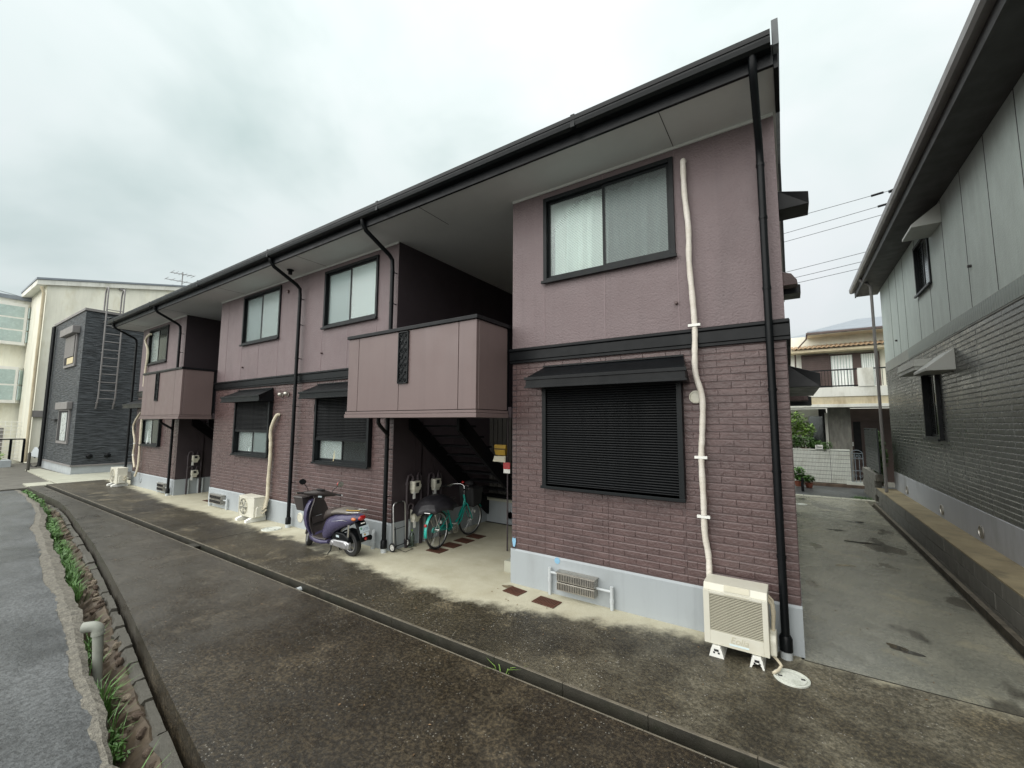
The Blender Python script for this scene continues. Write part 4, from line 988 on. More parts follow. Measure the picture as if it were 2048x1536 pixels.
# =================================================================== GAS METERS
def meter(label, x, y, z, drop, sgn=1, grp='gas meters on the stairwell walls'):
    T = thing('gas_meter',label,'gas meter',(x,y,z),R(90) if sgn > 0 else R(-90),group=grp)
    # local: facing -y (rotated to face +X), x along wall
    MB().box(-.07,.07,-.125,-.02,-.09,.05).build('body',Mt['cream'],T,bevel=.012)
    MB().prism([(-.115,-.09),(-.02,-.09),(-.03,-.14),(-.10,-.14)],'x',-.055,.055).build('lower_case',Mt['cream'],T,bevel=.006)
    MB().box(-.035,.03,-.130,-.1245,-.03,.03).build('dial',Mt['dark'],T)
    MB().box(-.10,-.05,-.134,-.130,-.21,-.11).build('tag',Mt['white'],T)
    MB().box(.02,.09,-.12,-.05,-.06,.0).build('valve',Mt['cream'],T,bevel=.012)
    p = MB(); p.tube([(-.05,-.07,.05),(-.05,-.07,.12),(-.08,-.05,.15),(-.13,-.05,.13),(-.15,-.05,.05),(-.15,-.05,-drop)],.018,8)
    p.tube([(.05,-.07,.05),(.05,-.07,.13),(.09,-.05,.16),(.14,-.05,.12),(.15,-.05,.0),(.15,-.05,-drop)],.018,8)
    for xx in (-.05,.05): p.lathe([(.028,.06),(.028,.09)],8,(xx,-.07,0))
    p.lathe([(.03,.0),(.03,.04)],8,(-.15,-.05,0)); p.build('pipe',Mt['recess'],T,smooth=40)
meter('gas meter nearest the scooter on the main stairwell wall, upper row',-5.04,.40,.94,.94)
meter('gas meter deeper in the main stairwell, upper row behind the umbrella',-5.04,.86,.93,.93)
meter('low gas meter half hidden by the black umbrella',-5.04,.42,.50,.50)
meter('upper gas meter in the far left stairwell',-13.39,.40,.96,.96)
meter('lower gas meter in the far left stairwell',-13.39,.40,.57,.57)
for i,(y,t) in enumerate(((.30,.38),(.52,.38),(.62,.38),(1.0,.36))):
    MB().tube([(-13.36,y,0),(-13.36,y,t)],.02,8).build('riser_pipe',Mt['wpipe'],A,smooth=40); MB().tube([(-5.02,y+.05,0),(-5.02,y+.05,t)],.02,8).build('riser_pipe',Mt['wpipe'],A,smooth=40)

# =================================================================== SCOOTER (metres; +x forward, +y left)
Mt['purple'] = mat('purple_paint',(.060,.053,.105),.26,.08,3,spec=.45)
Mt['dkplastic'] = mat('dark_brown_plastic',(.040,.033,.031),.45,.15,5,bmp=.08,bs=120)
Mt['rubber'] = mat('tyre_rubber',(.014,.014,.014),.7,.15,10,bmp=.2,bs=120)
Mt['seat'] = mat('worn_seat',(.13,.115,.098),.55,.12,4,bmp=.1,bs=160)
Mt['seatd'] = mat('dark_seat',(.045,.034,.030),.5,.12,4,bmp=.1,bs=160)
Mt['chrome'] = mat('chrome',(.62,.62,.62),.12,.05,3,metal=1)
Mt['engine'] = mat('cast_alloy',(.42,.42,.43),.38,.15,8,metal=.7)
Mt['redl'] = mat('red_lens',(.35,.012,.012),.12,.05,3,spec=.8)
Mt['orl'] = mat('orange_lens',(.50,.14,.03),.12,.05,3,spec=.8)
Mt['plate'] = mat('pale_plate',(.52,.60,.64),.4,.03,3)
Mt['green'] = mat('green_print',(.03,.20,.09),.5,.05,3)
Mt['yellow'] = mat('yellow_cloth',(.34,.21,.02),.6,.15,5)
Mt['mirror'] = mat('mirror_glass',(.85,.87,.87),.03,.02,3,metal=1)
S = thing('scooter','small purple motor scooter with front basket leaning on its side stand by the wall','scooter',(-5.83,-.45,0))
S.rotation_euler = (R(-5.5),0,R(181))
def rrect(hw, z0, z1, x, n=3, r=.35, top=1.0):
    """rounded ring in the plane x=const; top scales the upper half width"""
    cz, hz = (z0+z1)/2, (z1-z0)/2; pts = []
    for k in range(16):
        a = 2*math.pi*k/16; c, s = math.cos(a), math.sin(a); e_ = .62
        yy = hw*math.copysign(abs(c)**e_, c); zz_ = hz*math.copysign(abs(s)**e_, s)
        if s > 0: yy *= 1-(1-top)*s
        pts.append((x, yy, cz+zz_))
    return pts
def body_loft(name, secs, m, par=S, bevel=0, xf=None, smooth=50):
    mb = MB().loft([rrect(hw,z0,z1,x,top=t) for (x,hw,z0,z1,t) in secs])
    if xf: mb.v = [tuple(xf@Vector(p)) for p in mb.v]
    return mb.build(name, Mt[m], par, k=1, smooth=smooth)
def wheel(cx, cz, r, tw, par, xf=None, name='wheel', rimr=None, spokes=5):
    def tr(mb):
        if xf: mb.v = [tuple(xf@Vector(p)) for p in mb.v]
        return mb
    rr = rimr or r*.66
    prof = [(rr,-tw*.38),(r*.86,-tw*.5),(r*.96,-tw*.42),(r,-tw*.15),(r,tw*.15),(r*.96,tw*.42),(r*.86,tw*.5),(rr,tw*.38)]
    w_ = tr(MB().lathe(prof,32,(cx,0,cz),'y',False)).build(name,Mt['rubber'],par,k=1,smooth=50)
    rm = MB(); rm.lathe([(rr,-tw*.40),(rr,tw*.40),(rr*.88,tw*.36),(rr*.88,-tw*.36),(rr,-tw*.40)],32,(cx,0,cz),'y',False); rm.lathe([(rr*.34,-tw*.35),(rr*.34,tw*.35)],16,(cx,0,cz),'y')
    for k in range(spokes):
        a = k*6.283/spokes; ca, sa = math.cos(a), math.sin(a)
        for q in (-.10,.10):
            rm.cyl((cx+rr*.3*math.cos(a+q*2),.0,cz+rr*.3*math.sin(a+q*2)),(cx+rr*.9*math.cos(a+q),.0,cz+rr*.9*math.sin(a+q)),tw*.12,6)
    tr(rm).build('rim',Mt['engine'],w_,k=1,smooth=40)
    return w_
# steering: right turn about the raked head axis
ax0 = Vector((.50,0,.42)); axd = Vector((-math.sin(R(26)),0,math.cos(R(26))))
ST = Matrix.Translation(ax0)@Matrix.Rotation(R(-30),4,axd)@Matrix.Translation(-ax0)
def stx(mb): mb.v = [tuple(ST@Vector(p)) for p in mb.v]; return mb
wheel(-.59,.208,.208,.10,S,name='rear_wheel')
wheel(.59,.205,.205,.10,S,ST,'front_wheel')
ff = MB(); rings = []
for k in range(9):
    a = R(20)+k*R(140)/8; r_ = .225
    rings.append([(.59+r_*math.cos(a),-.065,.205+(r_-.04)*math.sin(a)),(.59+(r_+.02)*math.cos(a),-.05,.205+(r_+.02)*math.sin(a)),(.59+(r_+.025)*math.cos(a),0,.205+(r_+.025)*math.sin(a)),(.59+(r_+.02)*math.cos(a),.05,.205+(r_+.02)*math.sin(a)),(.59+r_*math.cos(a),.065,.205+(r_-.04)*math.sin(a))])
stx(ff.loft(rings,closed=False)).build('front_fender',Mt['dkplastic'],S,k=1,smooth=60)
f_ = MB()
for s in (-.07,.07): f_.cyl((.59,s,.205),(.50,s,.42),.022,10)
stx(f_).build('front_fork',Mt['dkplastic'],S,k=1,smooth=40)
# body shells
body_loft('rear_cowl',[(-.90,.05,.655,.715,.8),(-.84,.09,.62,.73,.8),(-.70,.135,.55,.735,.78),(-.52,.165,.48,.73,.75),(-.34,.175,.40,.70,.75),(-.18,.165,.30,.66,.75),(-.06,.150,.22,.60,.75),(.03,.13,.19,.47,.8)],'purple')
body_loft('seat',[(-.72,.06,.72,.752,.7),(-.66,.115,.715,.785,.7),(-.50,.135,.71,.80,.72),(-.35,.135,.69,.785,.75),(-.24,.13,.67,.755,.75)],'seat')
body_loft('front_seat',[(-.245,.13,.655,.757,.75),(-.12,.125,.60,.755,.75),(-.02,.11,.56,.725,.72),(.05,.075,.53,.66,.7)],'seatd')
body_loft('floorboard',[(-.08,.155,.225,.262,1),(.10,.165,.215,.255,1),(.30,.165,.225,.265,1)],'dkplastic')
body_loft('under_cowl',[(-.12,.150,.16,.24,1),(.05,.172,.135,.225,1),(.22,.178,.135,.235,1),(.36,.17,.15,.31,1),(.43,.12,.20,.40,1)],'purple')
def shield(name, secs, m, e_=.7):
    rings = []
    for (z,xf_,xb,hw) in secs:
        cx, hx = (xf_+xb)/2, (xf_-xb)/2
        rings.append([(cx+hx*math.copysign(abs(math.cos(a))**e_,math.cos(a)) - .10*(abs(math.sin(a))**2.2)*(hw/.2), hw*math.copysign(abs(math.sin(a))**e_,math.sin(a)), z) for a in [2*math.pi*k/20 for k in range(20)]])
    return MB().loft(rings).build(name,Mt[m],S,k=1,smooth=50)
shield('front_shield',[(.20,.40,.33,.15),(.30,.48,.38,.185),(.42,.565,.42,.205),(.55,.60,.425,.215),(.68,.585,.41,.20),(.78,.545,.385,.165),(.85,.50,.37,.11)],'purple')
shield('inner_shield',[(.225,.345,.30,.135),(.32,.395,.335,.165),(.44,.435,.365,.185),(.55,.44,.365,.19),(.66,.425,.345,.175),(.76,.40,.33,.14),(.84,.38,.31,.10),(.90,.365,.31,.075)],'dkplastic')
MB().box(.325,.35,-.13,.13,.56,.575).box(.315,.335,-.125,.125,.45,.565).build('inner_pocket',Mt['dkplastic'],S,k=1,bevel=.008)
MB().box(.318,.324,-.06,.06,.572,.580).build('pocket_trim',Mt['chrome'],S,k=1)
# steering head: handlebar cover, grips, mirrors
hb = MB().loft([[tuple(Vector((.335+dx,y,z0+dz))) for dx,dz in [(.07*s1*math.cos(a),.055*s2*math.sin(a)) for a in [2*math.pi*k/12 for k in range(12)]]] for (y,z0,s1,s2) in ((-.27,.955,.4,.5),(-.19,.955,.7,.7),(-.09,.965,1.15,1.1),(0,.97,1.35,1.25),(.09,.965,1.15,1.1),(.19,.955,.7,.7),(.27,.955,.4,.5))])
stx(hb).build('handlebar_cover',Mt['dkplastic'],S,k=1,smooth=60)
stx(MB().loft([rrect(.095,.85,.97,.315),rrect(.10,.85,.965,.40),rrect(.07,.87,.955,.455)])).build('steering_column_cover',Mt['dkplastic'],S,k=1,smooth=50)
stx(MB().box(.247,.262,-.03,.03,.90,.925)).build('label_plate',Mt['plate'],S,k=1)
stx(MB().lathe([(.075,0),(.07,.012),(.001,.014)],20,(.315,0,1.025))).build('meter_panel',Mt['dark'],S,k=1,smooth=40)
for s in (-1,1):
    g_ = stx(MB().cyl((.33,s*.26,.955),(.305,s*.37,.95),.017,12)).build('grip',Mt['rubber'],S,k=1,smooth=40)
    stx(MB().cyl((.305,s*.37,.95),(.302,s*.385,.95),.019,12)).build('bar_end',Mt['chrome'],g_,k=1,smooth=40)
    stx(MB().tube([(.36,s*.22,.945),(.385,s*.26,.94),(.365,s*.36,.938)],.006,6)).build('brake_lever',Mt['alu'],S,k=1,smooth=40)
    mm = stx(MB().tube([(.34,s*.20,.975),(.345,s*.215,1.03),(.33,s*.29,1.12)],.006,8)).build('mirror',Mt['black'],S,k=1,smooth=40)
    hd_ = MB().blob((.345,s*.32,1.145),.028,.062,.045,14,8); stx(hd_).build('mirror_shell',Mt['black'] if s>0 else Mt['redl'],mm,k=1,smooth=60)
    stx(MB().lathe([(.052,0),(.052,-.003)],18,(.318,s*.322,1.147),'x')).build('mirror_glass',Mt['mirror'] if s<0 else Mt['black'],mm,k=1)
# basket
bk = MB(); bx0,bx1,bw,bt = .52,.80,.15,.175
bk.add([(bx0+.02,-bw,.66),(bx1-.04,-bw,.66),(bx1-.04,bw,.66),(bx0+.02,bw,.66),(bx0,-bt,.90),(bx1,-bt,.90),(bx1,bt,.90),(bx0,bt,.90)],[(0,3,2,1),(0,1,5,4),(1,2,6,5),(2,3,7,6),(3,0,4,7)])
o = bk.build('basket',Mt['dkplastic'],S,k=1); m_ = o.modifiers.new('solid','SOLIDIFY'); m_.thickness = .008
MB().add([(bx0-.02,-bt-.015,.905),(bx1+.01,-bt-.015,.90),(bx1+.01,bt+.015,.90),(bx0-.02,bt+.015,.905),(bx0+.02,-bt,.925),(bx1-.04,-bt,.925),(bx1-.04,bt,.925),(bx0+.02,bt,.925)],[(0,1,2,3),(4,5,6,7),(0,4,5,1),(1,5,6,2),(2,6,7,3),(3,7,4,0)]).build('basket_lid',Mt['dkplastic'],o,k=1)
# rear end
for s in (-1,1):
    MB().blob((-.80,s*.095,.665),.055,.03,.028,12,8).build('indicator',Mt['orl'],S,k=1,smooth=60)
    MB().add([(-.30,s*.181,.59),(-.62,s*.168,.655),(-.72,s*.148,.63),(-.60,s*.172,.645)],[(0,1,2,3)]).build('side_stripe',Mt['alu'],S,k=1)
MB().blob((-.895,0,.675),.035,.075,.042,14,8).build('tail_light',Mt['redl'],S,k=1,smooth=60)
rf = MB().loft([[(-.80,-.09,.62),(-.80,.09,.62),(-.86,.09,.60),(-.86,-.09,.60)],[(-.86,-.09,.50),(-.86,.09,.50),(-.905,.085,.52),(-.905,-.085,.52)],[(-.92,-.085,.36),(-.92,.085,.36),(-.955,.08,.38),(-.955,-.08,.38)],[(-.93,-.07,.29),(-.93,.07,.29),(-.965,.065,.31),(-.965,-.065,.31)]])
rf.build('rear_fender',Mt['black'],S,k=1,bevel=.01)
MB().loft([[(-.36+.25*math.cos(a)*0-.23-.245*math.cos(a),y,.208+.245*math.sin(a)) for y in (-.06,.06)] for a in [R(20)+k*R(120)/8 for k in range(9)]],closed=False).build('inner_fender',Mt['black'],S,k=1)
def platem(h): return Matrix.Translation((-.955,0,h))@Matrix.Rotation(R(0),4,'Z')@Matrix(((0,0,-1,0),(-1,0,0,0),(0,1,0,0),(0,0,0,1)))
pl = thing('x','x','x') if False else None
tilt = Matrix.Translation((-.90,0,.56))@Matrix.Rotation(R(16),4,'Y')@Matrix.Translation((.90,0,-.56))
def tl(mb): mb.v = [tuple(tilt@Vector(p)) for p in mb.v]; return mb
pt = tl(MB().box(-.928,-.924,-.09,.09,.44,.545)).build('licence_plate',Mt['plate'],S,k=1,bevel=.002)
FACEB = Matrix(((0,0,-1,0),(-1,0,0,0),(0,1,0,0),(0,0,0,1)))
text_obj('1173',.058,mat('plate_print',(.03,.07,.16),.5,.05),pt,tilt@Matrix.Translation((-.929,-.015,.485))@FACEB,.0006,'plate_number')
tl(MB().box(-.9295,-.928,.05,.075,.495,.53)).build('plate_mark',Mt['green'],pt,k=1)
ps = tl(MB().box(-.927,-.923,-.065,.065,.375,.435)).build('lower_plate',Mt['plate'],S,k=1,bevel=.002)
tl(MB().box(-.9285,-.927,.0,.03,.39,.42)).build('plate_sticker',Mt['yellow'],ps,k=1)
MB().box(-.925,-.90,-.035,.035,.585,.60).build('plate_lamp',Mt['white'],S,k=1,bevel=.004)
MB().lathe([(.024,0),(.024,-.012),(.015,-.016)],14,(-.962,0,.345),'x').build('reflector',Mt['redl'],S,k=1,smooth=40)
# drive case (left), muffler (right), stand, rack
MB().loft([[(x,.075,z0),(x,.135,z0+.01),(x,.135,z1-.01),(x,.075,z1)] for (x,z0,z1) in ((-.69,.16,.26),(-.62,.135,.285),(-.45,.14,.28),(-.28,.15,.275),(-.19,.17,.25))]).build('drive_case',Mt['engine'],S,k=1,bevel=.014,smooth=50)
MB().loft([[(x,.06,z0),(x,.128,z0),(x,.128,z1),(x,.06,z1)] for (x,z0,z1) in ((-.68,.27,.33),(-.55,.285,.40),(-.36,.28,.41),(-.24,.27,.33))]).build('air_box',Mt['black'],S,k=1,bevel=.014,smooth=50)
for xx,zz_,rr in ((-.24,.205,.045),(-.59,.208,.055)): MB().lathe([(rr,0),(rr*.8,.014),(.001,.016)],18,(xx,.134,zz_),'y').build('case_cap',Mt['engine'],S,k=1,smooth=40)
MB().box(-.44,-.36,.129,.131,.325,.36).build('emblem',Mt['plate'],S,k=1)
MB().tube([(-.25,-.12,.20),(-.45,-.13,.22),(-.55,-.135,.25),(-.90,-.14,.31)],[.03,.05,.055,.045],12).build('muffler',Mt['black'],S,k=1,smooth=40)
MB().tube([(-.62,.10,.24),(-.66,.09,.58)],.018,8).build('rear_shock',Mt['chrome'],S,k=1,smooth=40)
MB().box(-.66,.0,-.06,.06,.22,.34).build('engine_block',Mt['black'],S,k=1,bevel=.02)
MB().tube([(-.20,.12,.16),(-.24,.16,.09),(-.18,.20,.010),(-.14,.215,.012)],.010,8).build('side_stand',Mt['black'],S,k=1,smooth=40)
MB().tube([(-.30,-.05,.15),(-.36,-.08,.07),(-.42,-.08,.10)],.010,8).tube([(-.30,.05,.15),(-.36,.07,.08),(-.42,.08,.10)],.010,8).build('centre_stand',Mt['black'],S,k=1,smooth=40)
MB().tube([(-.62,.10,.76),(-.80,.105,.775),(-.93,.09,.79),(-.95,0,.795),(-.93,-.09,.79),(-.80,-.105,.775),(-.62,-.10,.76)],.009,8).tube([(-.80,-.105,.775),(-.80,.105,.775)],.007,8).build('rear_rack',Mt['alu'],S,k=1,smooth=40)
MB().tube([(-.60,.08,.79),(-.75,.09,.80),(-.93,.06,.815)],.008,6).build('bungee_cord',Mt['yellow'],S,k=1,smooth=40)

# =================================================================== BICYCLE (metres; +x forward)
Mt['teal'] = mat('teal_paint',(.012,.30,.25),.25,.06,3,spec=.6)
Bk = thing('bicycle','teal city bicycle with black covered basket parked in the stairwell','bicycle',(-4.60,.92,0)); Bk.rotation_euler = (R(-2),0,R(97))
def bwheel(cx, name, xf=None):
    def tr(mb):
        if xf: mb.v = [tuple(xf@Vector(p)) for p in mb.v]
        return mb
    w_ = tr(MB().tube([(cx+.313*math.cos(a),0,.33+.313*math.sin(a)) for a in [2*math.pi*k/40 for k in range(40)]],.0185,8,True)).build(name,Mt['rubber'],Bk,k=1,smooth=60)
    tr(MB().tube([(cx+.290*math.cos(a),0,.33+.290*math.sin(a)) for a in [2*math.pi*k/40 for k in range(40)]],.011,6,True)).build('rim',Mt['alu'],w_,k=1,smooth=60)
    sp = MB()
    for k in range(28):
        a = 2*math.pi*k/28; s = .03 if k%2 else -.03; sp.cyl((cx+.02*math.cos(a+.9*(1 if k%4<2 else -1)),s,.33+.02*math.sin(a+.9*(1 if k%4<2 else -1))),(cx+.285*math.cos(a),0,.33+.285*math.sin(a)),.0014,4)
    tr(sp).build('spokes',Mt['alu'],w_,k=1); tr(MB().cyl((cx,-.05,.33),(cx,.05,.33),.022,12)).build('hub',Mt['chrome'],w_,k=1,smooth=40)
    tr(MB().box(cx+.10,cx+.13,-.012,.012,.42,.47)).build('reflector',Mt['white'],w_,k=1)
bwheel(-.52,'rear_wheel')
b0 = Vector((.40,0,.60)); BST = Matrix.Translation(b0)@Matrix.Rotation(R(-12),4,Vector((-.34,0,.94)))@Matrix.Translation(-b0)
bwheel(.57,'front_wheel',BST)
def bx(mb): mb.v = [tuple(BST@Vector(p)) for p in mb.v]; return mb
fr_ = MB(); fr_.tube([(.385,0,.72),(.34,0,.60),(.20,0,.42),(-.06,0,.29)],.021,10).tube([(.41,0,.66),(.37,0,.55),(.26,0,.36),(.10,0,.27),(-.06,0,.27)],.017,10)
fr_.tube([(-.06,0,.27),(-.17,0,.56),(-.215,0,.70)],.016,10).cyl((.36,0,.82),(.42,0,.62),.022,10)
for s in (-.05,.05): fr_.tube([(-.06,s*.5,.27),(-.52,s,.33)],.010,8).tube([(-.17,s*.5,.55),(-.52,s,.33)],.009,8)
fr_.build('frame',Mt['teal'],Bk,k=1,smooth=50)
fk = MB()
for s in (-.05,.05): fk.tube([(.42,s*.8,.64),(.48,s,.50),(.57,s,.33)],.011,8)
bx(fk).build('fork',Mt['teal'],Bk,k=1,smooth=50)
def fender(cx, a0, a1, name, xf=None):
    rings = [[(cx+.345*math.cos(a),y,.33+(.345+.012*(1-abs(y)/.03))*math.sin(a)) for y in (-.03,-.015,.015,.03)] for a in [a0+(a1-a0)*k/16 for k in range(17)]]
    mb = MB().loft(rings,closed=False)
    if xf: mb.v = [tuple(xf@Vector(p)) for p in mb.v]
    o = mb.build(name,Mt['teal'],Bk,k=1,smooth=60); m_ = o.modifiers.new('s','SOLIDIFY'); m_.thickness=.003; return o
fender(-.52,R(40),R(192),'rear_fender'); fender(.57,R(30),R(165),'front_fender',BST)
MB().lathe([(.028,0),(.026,-.02),(.01,-.026)],14,(-.845,0,.47),'x').build('rear_reflector',Mt['redl'],Bk,k=1,smooth=40)
MB().prism([(-.60,.30),(-.56,.375),(-.10,.345),(.0,.36),(.055,.30),(.03,.22),(-.08,.20),(-.12,.245),(-.55,.275)],'y',.055,.075).build('chain_cover',Mt['teal'],Bk,k=1,bevel=.008)
MB().lathe([(.095,.0),(.095,.004),(.07,.004),(.07,0)],28,(-.06,-.078,.27),'y').build('chainring',Mt['chrome'],Bk,k=1)
MB().tube([(-.06,.08,.27),(.05,.10,.15)],.010,8).box(.01,.10,.10,.18,.135,.16).tube([(-.06,-.08,.27),(-.17,-.10,.39)],.010,8).box(-.21,-.13,-.18,-.10,.38,.40).build('crank',Mt['alu'],Bk,k=1,smooth=40)
MB().loft([rrect(.02,.80,.83,.06),rrect(.045,.79,.84,-.05),rrect(.10,.785,.85,-.18),rrect(.105,.79,.86,-.26),rrect(.08,.80,.85,-.32)]).cyl((-.215,0,.68),(-.22,0,.80),.013,8).build('saddle',Mt['dkplastic'],Bk,k=1,smooth=50)
hbp = MB(); hbp.tube([(.36,0,.80),(.35,0,1.0),(.33,.08,1.03),(.28,.20,1.02),(.15,.27,1.0),(.03,.275,.99)],.011,8).tube([(.35,0,1.0),(.33,-.08,1.03),(.28,-.20,1.02),(.15,-.27,1.0),(.03,-.275,.99)],.011,8)
bx(hbp).build('handlebar',Mt['chrome'],Bk,k=1,smooth=50)
for s in (-1,1): bx(MB().cyl((.13,s*.272,.998),(.02,s*.276,.99),.016,10)).build('grip',Mt['rubber'],Bk,k=1,smooth=40); bx(MB().tube([(.26,s*.22,1.0),(.2,s*.26,.975),(.08,s*.285,.965)],.005,6)).build('brake_lever',Mt['chrome'],Bk,k=1)
bx(MB().add([(.44,-.19,.58),(.70,-.16,.62),(.70,.16,.62),(.44,.19,.58),(.38,-.20,.98),(.74,-.18,.97),(.74,.18,.97),(.38,.20,.98)],[(0,3,2,1),(4,5,6,7),(0,1,5,4),(1,2,6,5),(2,3,7,6),(3,0,4,7)])).build('basket_cover',Mt['dark'],Bk,k=1,bevel=.03)
bx(MB().blob((.52,.02,1.02),.10,.11,.06,12,6)).build('cover_bulge',Mt['dark'],Bk,k=1,smooth=60)
bx(MB().blob((.36,.05,1.06),.03,.035,.025,10,6)).build('bell',Mt['redl'],Bk,k=1,smooth=60)
rk = MB()
for s in (-.06,0,.06): rk.cyl((-.30,s,.685),(-.80,s,.67),.006,6)
for s in (-.06,.06): rk.cyl((-.70,s,.675),(-.53,s*1.1,.34),.006,6)
rk.cyl((-.80,-.06,.67),(-.80,.06,.67),.006,6).cyl((-.30,-.06,.70),(-.2,0,.62),.006,6).build('rear_rack',Mt['chrome'],Bk,k=1)
MB().tube([(-.52,.08,.33),(-.62,.10,.02),(-.62,-.10,.02),(-.52,-.08,.33)],.007,8).build('stand',Mt['black'],Bk,k=1,smooth=40)
# umbrella resting open on the rack
Um = thing('umbrella','open black umbrella resting over the rear of the teal bicycle','umbrella',(-4.70,.58,.515)); Um.rotation_euler = (R(4),R(-7),0)
cm = MB(); rings = []; nseg = 8
for i in range(7):
    t = i/6; ring = []
    for k in range(nseg*4):
        a = 2*math.pi*k/(nseg*4); q = (k%4)/4.; sag = math.sin(q*math.pi)
        r_ = .44*math.sin(t*1.25)/math.sin(1.25)*(1-.10*sag*t); z = .30*(math.cos(t*1.35)-math.cos(1.35))/(1-math.cos(1.35))*1.0-.0*sag
        z += .04*sag*t*t
        ring.append((max(r_,.004)*math.cos(a),max(r_,.004)*math.sin(a),z+.02))
    rings.append(ring)
Mt['umb'] = mat('black_umbrella_cloth',(.012,.011,.014),.5,.2,6,bmp=.2,bs=20)
cm.loft(rings,cap=False); o = cm.build('canopy',Mt['umb'],Um,k=1,smooth=12); o.modifiers.new('s','SOLIDIFY').thickness=.002
MB().cyl((0,0,.30),(0,0,.37),.006,8,.004).build('tip',Mt['alu'],Um,k=1)
MB().cyl((0,0,-.10),(0,0,.30),.006,8).build('shaft',Mt['alu'],Um,k=1)
rb_ = MB()
for k in range(8):
    a = 2*math.pi*k/8; rb_.tube([(.44*math.sin(t*1.25)/math.sin(1.25)*math.cos(a),.44*math.sin(t*1.25)/math.sin(1.25)*math.sin(a),.30*(math.cos(t*1.35)-math.cos(1.35))/(1-math.cos(1.35))+.010) for t in (.05,.3,.6,.8,1)],.003,5)
rb_.build('ribs',Mt['black'],Um,k=1)
# luggage cart
Ct = thing('luggage_cart','folding aluminium luggage cart with two small white wheels leaning at the stairwell corner','hand cart',(-4.985,.135,0)); Ct.rotation_euler = (0,R(-3),R(90))
hw_ = .115*SC
MB().tube([(-hw_,0,.09),(-hw_,0,.78),(-hw_+.02,0,.82),(-hw_+.05,0,.835),(hw_-.05,0,.835),(hw_-.02,0,.82),(hw_,0,.78),(hw_,0,.09)],.011,10).build('handle',Mt['alu'],Ct,k=1,smooth=50)
MB().tube([(-.06,0,.834),(.06,0,.834)],.015,10).build('grip',Mt['rubber'],Ct,k=1,smooth=40)
MB().tube([(-hw_+.03,-.01,.42),(-hw_+.01,-.05,.08)],.008,8).tube([(hw_-.0,-.03,.42),(hw_-.05,-.06,.08)],.008,8).cyl((-hw_,0,.38),(hw_,0,.38),.005,6).build('strut',Mt['dkframe'],Ct,k=1,smooth=40)
MB().cyl((-hw_-.03,0,.085),(hw_+.03,0,.085),.007,8).tube([(-.09,-.02,.05),(-.09,-.24,.03),(.09,-.24,.03),(.09,-.02,.05)],.005,6).build('base_frame',Mt['dkframe'],Ct,k=1,smooth=40)
for s in (-1,1):
    w_ = MB().tube([(s*(hw_+.03),.062*math.cos(a),.085+.062*math.sin(a)) for a in [2*math.pi*k/24 for k in range(24)]],.016,8,True).build('wheel',Mt['rubber'],Ct,k=1,smooth=60)
    ws = MB().lathe([(.05,-.010),(.05,.010),(.042,.010),(.042,-.010),(.05,-.010)],24,(s*(hw_+.03),0,.085),'x',False).lathe([(.014,-.012),(.014,.012)],12,(s*(hw_+.03),0,.085),'x')
    for k in range(6): ws.cyl((s*(hw_+.03),.012*math.cos(k*1.047),.085+.012*math.sin(k*1.047)),(s*(hw_+.03),.046*math.cos(k*1.047),.085+.046*math.sin(k*1.047)),.006,6)
    ws.build('rim',Mt['white'],w_,k=1,smooth=40)
# bottle in a wire holder
bt_ = thing('plastic_bottle','clear plastic water bottle in a wire holder beside the luggage cart','bottle',(-4.95,.34,0))
Mt['pet'] = glass('clear_plastic',(.80,.86,.82),.08)
MB().lathe([(.042,.02),(.045,.03),(.045,.09),(.041,.10),(.045,.11),(.045,.19),(.03,.245),(.014,.265),(.014,.285)],20).build('bottle_body',Mt['pet'],bt_,k=1,smooth=50)
MB().lathe([(.016,.283),(.016,.305)],16).build('cap',Mt['leaf3'],bt_,k=1)
MB().tube([(.05,-.06,.006),(.05,-.06,.10),(.05,.06,.10),(.05,.06,.006)],.003,6).tube([(.06,-.06,.004),(.02,-.06,.004)],.003,6).tube([(.06,.06,.004),(.02,.06,.004)],.003,6).build('wire_holder',Mt['black'],bt_,k=1)
# things hanging by the stair
pk = thing('support_post','thin grey post at the right of the stairwell holding hanging notices','post',(-3.62,1.0,0))
MB().cyl((0,0,0),(0,0,1.97),.012,10).build('post',Mt['recess'],pk)
yb_ = thing('delivery_bag','mustard yellow bag hanging in the dark stairwell above a white notice','bag',(-3.71,.97,1.47))
MB().loft([[(-.10,-.03,-.06),(.08,-.03,-.06),(.08,.02,-.06),(-.10,.02,-.06)],[(-.11,-.05,.02),(.09,-.05,.02),(.09,.02,.02),(-.11,.02,.02)],[(-.13,-.03,.10),(.09,-.02,.10),(.09,.02,.10),(-.13,.02,.10)]]).build('bag_body',Mt['yellow'],yb_,bevel=.012)
MB().box(-.11,.09,-.053,-.049,.03,.045).build('strap',Mt['dark'],yb_)
nt_ = thing('notice_board','white paper notice hanging under the yellow bag','notice',(-3.71,.97,1.36))
MB().add([(-.14,-.04,-.045),(.09,-.04,-.05),(.09,-.03,.04),(-.12,-.03,.04),(-.14,-.02,-.045),(.09,-.02,-.05),(.09,-.02,.04),(-.12,-.02,.04)],[(0,1,2,3),(7,6,5,4),(0,4,5,1),(1,5,6,2),(2,6,7,3),(3,7,4,0)]).box(-.05,.08,-.042,-.036,-.02,.02).build('sheet',Mt['acslat'],nt_)
rd_ = thing('red_tag','red and white tag hanging below the white notice in the stairwell','tag',(-3.60,.97,1.24))
MB().box(-.06,.06,-.03,-.02,-.03,.07).build('tag_red',Mt['redl'],rd_); MB().box(-.055,.06,-.03,-.02,-.09,-.031).build('tag_white',Mt['white'],rd_)

